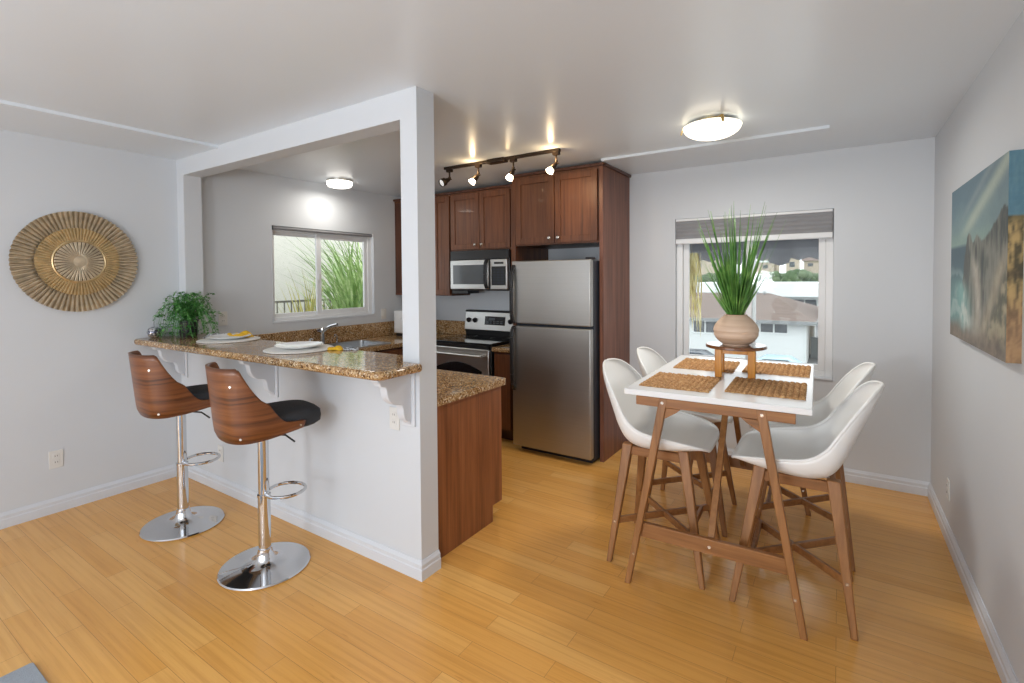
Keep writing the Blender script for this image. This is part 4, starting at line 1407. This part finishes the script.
for i, ((x, y), lab) in enumerate(spots):
    o = pm0 if i == 0 else pm0.copy()
    if i:
        COL.objects.link(o)
    o.location = tpos(x, y, ZTB+0.0003)
    o.rotation_euler = (0, 0, TR+[0.0, 0.0, 0.02, -0.01][i])
    tag(o, lab, 'placemat', MG)

# ------------------------------------------------------------------ plant stand and potted grass
SX, SY = -0.478, 2.985
ZS = ZTB
ps = thing('plant_stand', (SX, SY, ZS), 'small round-topped amber wood plant stand in the middle of the table', 'plant stand', math.radians(6))
MB().lathe([(0.0, 0.155), (0.150, 0.155), (0.156, 0.158), (0.156, 0.169), (0.152, 0.173), (0.0, 0.173)], 48).build('round_top', amber_top_m, ps, smooth=30)
for sx, sy in ((1, 1), (1, -1), (-1, 1), (-1, -1)):
    B(sx*0.082-0.018, sx*0.082+0.018, sy*0.082-0.018, sy*0.082+0.018, 0.0, 0.1545).build('leg', amber_m, ps, bevel=0.004)
MB().box(-0.064, 0.064, 0.072, 0.092, 0.130, 0.154).box(-0.064, 0.064, -0.092, -0.072, 0.130, 0.154).box(0.072, 0.092, -0.064, 0.064, 0.130, 0.154).box(-0.092, -0.072, -0.064, 0.064, 0.130, 0.154).build('apron', amber_m, ps, bevel=0.002)
pg = thing('potted_grass', (SX, SY, ZS+0.1735), 'tall spiky green grass in a round cream ribbed pot on the stand', 'potted plant')
prof = [(0.0, 0.0), (0.070, 0.0)]
for k in range(25):
    t = k/24
    z = 0.004+0.162*t
    r_ = 0.068+0.050*math.sin(PI*min(1, t*1.03)**0.9)**0.85-(0.012*t**3)
    r_ += 0.0012*math.sin(t*70)+(-0.003 if 9 <= k <= 10 else 0)
    prof.append((r_, z))
prof += [(0.050, 0.167), (0.046, 0.162), (0.045, 0.147), (0.0, 0.145)]
MB().lathe(prof, 48).build('pot', ceramic_m, pg, smooth=50)
MB().lathe([(0.0, 0.144), (0.044, 0.144), (0.044, 0.151), (0.0, 0.153)], 24).build('soil', soil_m, pg)
rnd = random.Random(11)
gb = MB()
for i in range(135):
    a = rnd.random()*2*PI
    tall = i < 64
    r0 = 0.030*math.sqrt(rnd.random())
    if tall:
        L = rnd.uniform(0.40, 0.64)
        lean = rnd.uniform(0.02, 0.56)
    else:
        L = rnd.uniform(0.18, 0.36)
        lean = rnd.uniform(0.2, 0.75)
    bend = rnd.uniform(-0.1, 0.25)*lean
    p = Vector((r0*math.cos(a), r0*math.sin(a), 0.148))
    th = lean*0.75
    pts, wd_ = [], []
    w0 = rnd.uniform(0.009, 0.0155)
    N = 8
    for k in range(N):
        t = k/(N-1)
        pts.append(p.copy())
        wd_.append(w0*(0.75+0.5*math.sin(PI*min(1, t*1.3)))*(1-t**2.2)+0.0006)
        th2 = th+bend*t
        p = p+Vector((math.sin(th2)*math.cos(a), math.sin(th2)*math.sin(a), math.cos(th2)))*(L/(N-1))
    b = rnd.random()*PI
    sd_ = Vector((math.cos(b), math.sin(b), 0))
    gb.blade(pts, wd_, sd_)
gb.build('foliage', blade_m, pg, smooth=60, solid=0.0008, recalc=False)

# ------------------------------------------------------------------ ceiling lights
dlx, dly = -0.655, 3.22
dl_ = thing('ceiling_lamp', (dlx, dly, HC), 'lit flush dome ceiling lamp with brass clips above the dining table', 'ceiling lamp')
MB().lathe([(0.0, 0.0), (0.10, 0.0), (0.10, -0.02), (0.0, -0.02)], 32).build('ceiling_pan', brass_m, dl_)
gp = []
for k in range(13):
    t = k/12
    gp.append((0.165*math.cos(t*PI/2*0.985), -0.035-0.070*math.sin(t*PI/2)))
MB().lathe([(0.0, -0.0295), (0.158, -0.030), (0.168, -0.033)]+gp+[(0.0, -0.1051)], 64).build('glass_dome', dome_m, dl_, smooth=60)
MB().lathe([(0.0, -0.0290), (0.150, -0.0290), (0.150, -0.0215), (0.0, -0.0215)], 48).build('upglow_blocker', white_metal_m, dl_)  # added disc that keeps the dome's upward glow off the ceiling
for k in range(3):
    a = math.radians(-60+120*k)
    c, s_ = math.cos(a), math.sin(a)
    MB().bar((0.17*c, 0.17*s_, -0.012), (0.184*c, 0.184*s_, -0.055), 0.016, 0.005, side=(-s_, c, 0)).build('clip', brass_m, dl_)
    MB().bar((0.09*c, 0.09*s_, -0.012), (0.175*c, 0.175*s_, -0.014), 0.012, 0.006, side=(-s_, c, 0)).build('arm', brass_m, dl_)
light('dining_lamp_light', 'AREA', (dlx, dly, HC-0.12), 13, (1.0, 0.95, 0.88), look=(dlx, dly, 0), shape='DISK', size=0.30)
klx, kly = -3.98, 3.075
kl = thing('ceiling_lamp', (klx, kly, HC), 'bright white drum ceiling lamp in the kitchen above the window', 'ceiling lamp')
MB().lathe([(0.0, 0.0), (0.120, 0.0), (0.120, -0.018), (0.0, -0.018)], 40).build('base_ring', nickel_m, kl)
MB().lathe([(0.0, -0.0185), (0.116, -0.0185), (0.116, -0.045), (0.105, -0.062), (0.07, -0.072), (0.0, -0.076)], 48).build('diffuser', dome2_m, kl, smooth=60)

light('kitchen_lamp_light', 'AREA', (klx, kly, HC-0.085), 3.5, (1.0, 0.95, 0.86), look=(klx, kly, 0), shape='DISK', size=0.2)
# track light
TY, TZ = 3.245, HC
tk = thing('track_light', (-2.15, TY, TZ), 'dark bronze ceiling track light with four spot heads in the kitchen', 'track light')
tx0, tx1 = -0.66, 0.44
B(tx0, tx1, -0.017, 0.017, -0.022, 0.0).build('track', bronze_m, tk, bevel=0.003)
B(-0.205, -0.035, -0.035, 0.035, -0.034, -0.001).build('feed_box', bronze_m, tk, bevel=0.006)
heads = [(-0.61, (-0.2, -0.85, -0.45), False), (-0.305, (-0.45, -0.5, -0.75), True), (0.035, (-0.15, -0.45, -0.85), True), (0.41, (-0.4, -0.5, -0.75), True)]
for hx, dr, lit in heads:
    d = Vector(dr).normalized()
    hb = MB()
    hb.box(hx-0.025, hx+0.025, -0.016, 0.016, -0.045, -0.021)
    hb.tube([(hx, 0, -0.043), (hx, 0, -0.092)], 0.007, 10)
    j = Vector((hx, 0, -0.094))
    hb.lathe([(0.0, -0.012), (0.012, -0.008), (0.012, 0.008), (0.0, 0.012)], 12, j)
    side = d.cross(Vector((0, 0, 1))).normalized()
    c = j+d*0.055+Vector((0, 0, -0.01))
    hb.tube([j, j+Vector((0.018, 0.0, -0.012)), c-d*0.035], 0.006, 8)
    hb.tube([c-d*0.055, c-d*0.035, c-d*0.01, c+d*0.004], [0.012, 0.018, 0.022, 0.026], 16)
    ho = hb.build('spotlight_head', bronze_m, tk)
    bm_ = MB().tube([c+d*0.0045, c+d*0.018, c+d*0.032, c+d*0.036], [0.020, 0.026, 0.030, 0.024], 18)
    bm_.build('bulb', bulb_m if lit else bulb_dim_m, ho)
    if not lit:
        MB().tube([c+d*0.003, c+d*0.042], 0.032, 18, caps=False).build('shade_ring', bronze_m, ho, solid=0.003)
    if lit:
        light('spot_glow', 'POINT', (-2.15+hx-0.02, TY-0.05, TZ-0.075), 0.15 if abs(hx-0.035) < 0.01 else 0.9, (1.0, 0.70, 0.36), shadow_soft_size=0.012)
# beam of the right-hand spots washing the cabinets
light('spot_beam', 'SPOT', (-1.76, TY+0.03, 2.31), 7, (1.0, 0.72, 0.42), look=(-1.83, 3.75, 2.12), spot_size=math.radians(70), spot_blend=0.9, shadow_soft_size=0.02)
light('spot_beam', 'SPOT', (-2.47, TY+0.03, 2.31), 7, (1.0, 0.74, 0.46), look=(-3.2, 4.04, 2.15), spot_size=math.radians(70), spot_blend=0.9, shadow_soft_size=0.02)

light('spot_beam', 'SPOT', (-2.13, TY-0.05, 2.31), 38, (1.0, 0.86, 0.66), look=(-1.85, 2.75, 0), spot_size=math.radians(80), spot_blend=0.9, shadow_soft_size=0.03)
# ------------------------------------------------------------------ rug corner
rg_ = MB().prism(rounded_poly([(-2.637, 0.562), (-2.637, -1.6), (-0.9, -1.6), (-0.9, 0.562)], [0.012]*4, 3), 0.001, 0.014, 'z').build('rug', rug_m, bevel=0.003)
tag(rg_, 'grey rug corner lying on the bamboo floor', 'rug')

# ------------------------------------------------------------------ outside: dining window view
G1 = -4.4
struct(B(-60, 40, 20, 75, G1-0.3, G1).build('exterior_ground', ext_ground_m, smooth=0))
def house_window(x0, x1, z0, z1, y, root, mat=None):
    fr_ = MB()
    fr_.box(x0-0.10, x1+0.10, y-0.06, y, z0-0.10, z0).box(x0-0.10, x1+0.10, y-0.06, y, z1, z1+0.10).box(x0-0.10, x0, y-0.06, y, z0, z1).box(x1, x1+0.10, y-0.06, y, z0, z1)
    xm_ = (x0+x1)/2
    fr_.box(xm_-0.05, xm_+0.05, y-0.06, y, z0, z1)
    fo = rel(fr_, root).build('window', ext_white_m, root, smooth=0)
    rel(B(x0, x1, y-0.03, y-0.005, z0, z1), root).build('pane', ext_win_m, fo, smooth=0)
hs = thing('house', (-6.0, 42.0, G1), 'low white house with brown hip roof below the dining window', 'house')
rel(B(-18.0, -1.8, 38.0, 54.0, G1, -1.45), hs).build('wall', ext_white_m, hs, smooth=0)
ez = -1.45
rf = MB()
x0, x1, y0, y1 = -18.6, -1.2, 37.3, 54.7
rx0, rx1, ry = -9.6, -6.0, 45.8
rf.add([(x0, y0, ez), (x1, y0, ez), (x1, y1, ez), (x0, y1, ez), (-11.5, ry, 0.15), (-4.8, ry, 0.15)], [(0, 1, 5, 4), (1, 2, 5), (2, 3, 4, 5), (3, 0, 4), (0, 3, 2, 1)])
rel(rf, hs).build('roof', ext_roof_m, hs, smooth=0)
rel(B(x0, x1, y0-0.06, y0+0.02, ez-0.22, ez+0.02), hs).build('eave_board', ext_trim_m, hs, smooth=0)
rel(B(x1-0.02, x1+0.06, y0, y1, ez-0.22, ez+0.02), hs).build('eave_board', ext_trim_m, hs, smooth=0)
house_window(-8.95, -7.35, -2.52, -1.72, 38.0, hs)
house_window(-4.5, -2.9, -2.30, -1.60, 38.0, hs)
rel(B(-1.86, -1.80, 37.95, 38.02, G1, ez), hs).build('downpipe', ext_white_m, hs, smooth=0)
for i, (sx, sz) in enumerate(((-5.6, 0.25), (-5.1, 0.3))):
    rel(B(sx-0.08, sx+0.08, 45.2, 45.4, -0.1, sz), hs).build('roof_vent', ext_trim_m, hs, smooth=0)
# neighbour side wall and yard on the right
h2 = thing('house', (1.5, 44.0, G1), 'grey house corner at the right edge of the dining window view', 'house')
rel(B(0.2, 8.0, 40.0, 52.0, G1, -0.6), h2).build('wall', ext_tan_m, h2, smooth=0)
rel(MB().prism([(39.4, -0.6), (52.6, -0.6), (46.0, 0.9)], -0.3, 8.5, 'x'), h2).build('roof', ext_roof_m, h2, smooth=0)
fe = B(-1.7, 0.2, 41.9, 42.0, G1, -2.9).build('yard_fence', ext_trim_m, smooth=0)
tag(fe, 'grey fence beside the low white house', 'fence')
# flat roofed apartment block behind
ab = thing('apartment_building', (-10.0, 74.0, G1), 'long white flat-roofed building behind the brown-roofed house', 'building')
rel(B(-40.0, 8.0, 71.0, 82.0, G1, 0.60), ab).build('wall', ext_white_m, ab, smooth=0)
rel(B(-17.2, 9.0, 68.6, 82.6, -0.95, 0.72), ab).build('roof_fascia', ext_white_m, ab, smooth=0)
house_window(-4.8, -2.3, -2.6, -1.35, 71.0, ab)
house_window(-14.6, -13.3, -3.6, -1.6, 71.0, ab)
rr = MB()
rr.box(-40, -10.5, 69.2, 69.25, -2.15, -2.07)
for k in range(30):
    rr.box(-18+k*0.25, -17.95+k*0.25, 69.2, 69.25, -3.2, -2.1)
rel(rr, ab).build('balcony_railing', rail_m, ab, smooth=0)
rel(B(-40, -10.5, 69.2, 71.0, -3.4, -3.2), ab).build('balcony_slab', ext_white_m, ab, smooth=0)
# hillside
hl = MB()
def hillf(u, v):
    x = -120+220*u
    y = 84+120*v
    z = -2+4.4*sm(0, 0.6, v)+1.0*fbm(u*18, v*7)*sm(0, 0.3, v)-0.6
    return (x, y, z)
hl.grid(90, 40, hillf)
struct(hl.build('terrain_hill', hill_m, smooth=60))
def hill_house(x, y, z0, wx, dy, hz, flat, label):
    r = thing('hillside_house', (x, y, z0), label, 'house', group=None)
    B(-wx/2, wx/2, -dy/2, dy/2, -4, hz).build('wall', ext_tan_m, r, smooth=0)
    if flat:
        B(-wx/2-0.4, wx/2+0.4, -dy/2-0.4, dy/2+0.4, hz, hz+0.5).build('roof', ext_white_m, r, smooth=0)
    else:
        MB().prism([(-dy/2-0.5, hz), (dy/2+0.5, hz), (0, hz+1.8)], -wx/2-0.5, wx/2+0.5, 'x').build('roof', ext_roof_m, r, smooth=0)
    fo = MB()
    nw = max(1, int(wx/3))
    for k in range(nw):
        xx = -wx/2+(k+0.5)*wx/nw
        B(xx-0.6, xx+0.6, -dy/2-0.06, -dy/2+0.02, hz*0.4, hz*0.75).build('window', ext_win_m, r, smooth=0)
hill_house(-18.2, 150, 2.6, 7.6, 8, 2.6, True, 'tan flat-roofed hillside house near the middle of the dining window')
hill_house(-16.9, 164, 3.6, 4.2, 6, 3.6, True, 'pale box-like house rising behind the tan hillside house')
hill_house(-10.2, 150, 2.4, 2.8, 6, 3.8, True, 'narrow tan hillside tower house right of the flat-roofed one')
hill_house(-31.0, 150, 3.0, 8, 8, 3.2, True, 'cream hillside house behind the left edge of the potted grass')
hill_house(-5.0, 159, 3.2, 6, 8, 2.4, False, 'tan hillside house with pitched roof at the right edge of the dining window')
rnd = random.Random(3)
def bush(name, x, y, z, rr_, label, group, m=None):
    b = MB()
    for k in range(26):
        a = rnd.random()*2*PI
        q = rr_*0.7*math.sqrt(rnd.random())
        h = rr_*rnd.uniform(0.1, 0.9)
        s_ = rr_*rnd.uniform(0.25, 0.5)
        b.grid(7, 5, lambda u, v: (q*math.cos(a)+s_*math.cos(2*PI*u)*math.sin(PI*v)*(1+0.2*math.sin(7*u*6)), q*math.sin(a)+s_*math.sin(2*PI*u)*math.sin(PI*v), h+s_*math.cos(PI*v)), cu=True)
    o = b.build(name, hill_m, smooth=60, loc=(x, y, z))
    return tag(o, label, 'tree', group)
for i, (x, y, z, rr_) in enumerate(((-17.6, 93, -0.2, 1.5), (-15.2, 99, 0.0, 1.7), (-12.4, 93, -0.1, 1.5), (-10.2, 98, 0.1, 2.0), (-7.6, 104, 0.2, 1.8), (-5.6, 95, 0.1, 2.3), (-3.2, 101, 0.0, 1.8), (-20.5, 99, -0.2, 1.9))):
    bush('hillside_tree', x, y, z, rr_, 'leafy round tree among those on the slope behind the flat-roofed building', 'trees on the hillside')
# awning over the dining window
aw = thing('window_awning', (-0.6, 5.0, 1.9), 'dark mesh awning with ragged lower edge outside the dining window', 'awning')
def awf(u, v):
    x = -2.3+3.6*u
    drop = 0.30+0.035*math.sin(u*61)+0.03*math.sin(u*23+1)
    y = 4.75+0.75*v
    z = 2.12-0.22*v-(0.0)
    return (x, y, z)
rel(MB().grid(20, 6, awf), aw).build('canopy_cloth', awning_m, aw, solid=0.01)
def val(u, v):
    x = -2.3+3.6*u
    drop = 0.225+(0.05 if math.sin(u*52+0.6) > 0.25 else 0.0)+0.012*math.sin(u*140)
    return (x, 5.5+0.01*math.sin(u*90), 1.90-drop*v)
rel(MB().grid(220, 4, val), aw).build('valance', awning_m, aw, solid=0.006)
for xx in (-2.25, 1.25):
    rel(MB().tube([(xx, 4.52, 2.12), (xx, 5.5, 1.9)], 0.012, 8), aw).build('arm', rail_m, aw)
# dried hanging fronds
hf = thing('hanging_fronds', (-1.25, 5.2, 1.7), 'pale hanging palm fronds outside the left of the dining window', 'plant')
g_ = MB()
rnd = random.Random(21)
for i in range(46):
    x, y = rnd.uniform(-0.06, 0.06), rnd.uniform(-0.06, 0.06)
    L = rnd.uniform(0.45, 0.85)
    pts = [Vector((x*(1+0.5*t)+0.02*math.sin(5*t+i), y*(1+0.5*t), 0.05-L*t)) for t in (0, .2, .4, .6, .8, 1)]
    g_.blade(pts, [0.006, 0.014, 0.014, 0.012, 0.008, 0.002], (math.cos(i), math.sin(i), 0))
g_.build('foliage', frond_m, hf, smooth=0, recalc=False)
MB().tube([(0, 0, 0.03), (0, 0, 0.30)], 0.006, 6).build('stem', rail_m, hf)
# cars
def car(x, y, m, label):
    r = thing('parked_car', (x, y, G1), label, 'car', group='parked cars')
    body = [(-2.1, 0.30), (-2.1, 0.75), (-1.9, 0.88), (-1.15, 0.95), (-0.55, 1.40), (0.75, 1.42), (1.45, 0.98), (2.05, 0.85), (2.15, 0.55), (2.12, 0.30)]
    MB().prism(body, -0.85, 0.85, 'y').build('body', m, r, bevel=0.10, seg=3)
    gl = [(-0.95, 0.97), (-0.50, 1.33), (0.70, 1.35), (1.20, 0.99)]
    MB().prism(gl, -0.858, 0.858, 'y').build('side_window', ext_win_m, r)
    for xx in (-1.35, 1.35):
        for yy in (-0.80, 0.80):
            MB().lathe([(0.0, -0.1), (0.30, -0.1), (0.32, -0.06), (0.32, 0.06), (0.30, 0.1), (0.0, 0.1)], 20, (xx, yy, 0.32), 'y').build('wheel', black_m, r)
car(-7.6, 31.5, car_dark_m, 'dark parked car below the left part of the dining window')
car(-3.0, 31.5, car_blue_m, 'pale blue parked car below the middle of the dining window')

# ------------------------------------------------------------------ outside: kitchen window view
struct(B(-10.2, XL-0.2, -1, 12, -0.5, -0.2).build('exterior_yard_ground', ext_ground_m, smooth=0))
sw = B(-10.4, -10.2, -1, 14, -0.5, 3.6).build('exterior_stucco_wall', stucco_m, smooth=0)
struct(sw)
ral = thing('yard_railing', (-7.9, 5.0, -0.2), 'dark iron railing in front of the beige wall outside the kitchen window', 'railing')
r_ = MB().box(-7.92, -7.88, 3.2, 5.9, 1.12, 1.155)
rel(r_, ral).build('top_rail', rail_m, ral, smooth=0)
for k in range(21):
    y = 3.25+k*0.13
    rel(B(-7.91, -7.89, y-0.008, y+0.008, -0.2, 1.12), ral).build('baluster', rail_m, ral, smooth=0)
def spray(name, loc, n, hmin, hmax, spread, m, label, cat, wd0, seed, droop):
    r = thing(name, loc, label, cat)
    rnd_ = random.Random(seed)
    g = MB()
    for i in range(n):
        a = rnd_.random()*2*PI
        L = rnd_.uniform(hmin, hmax)
        p = Vector((rnd_.uniform(-.12, .12)*spread, rnd_.uniform(-.5, .5)*spread, 0))
        th = rnd_.uniform(0.0, 0.38)
        pts, wd_ = [], []
        for k in range(9):
            t = k/8
            pts.append(p.copy())
            wd_.append(wd0*(0.6+0.8*math.sin(PI*min(1, t*1.1)))*(1-t**3)+0.002)
            t2 = th+droop*t*t
            p = p+Vector((math.sin(t2)*math.cos(a), math.sin(t2)*math.sin(a), math.cos(t2)))*(L/8)
        g.blade(pts, wd_, (-math.sin(a), math.cos(a), 0.0))
    g.build('foliage', m, r, smooth=60, recalc=False)
    MB().tube([(0, 0, 0), (0, 0, hmin*0.5)], 0.05, 8).build('stem', m, r)
    return r
spray('palm_plant', (-6.6, 5.75, -0.2), 460, 1.8, 3.1, 1.0, palm_m, 'large green palm outside the right pane of the kitchen window', 'plant', 0.028, 4, 1.3)
spray('palm_plant', (-8.3, 7.3, -0.2), 360, 1.9, 3.2, 1.0, palm_m, 'palm standing behind the large one outside the kitchen window', 'plant', 0.034, 9, 1.3)
spray('bamboo_plant', (-7.3, 5.05, -0.2), 110, 0.9, 2.0, 0.25, bamboo_leaf_m, 'yellow-green bamboo outside the left pane of the kitchen window', 'plant', 0.03, 14, 0.35)
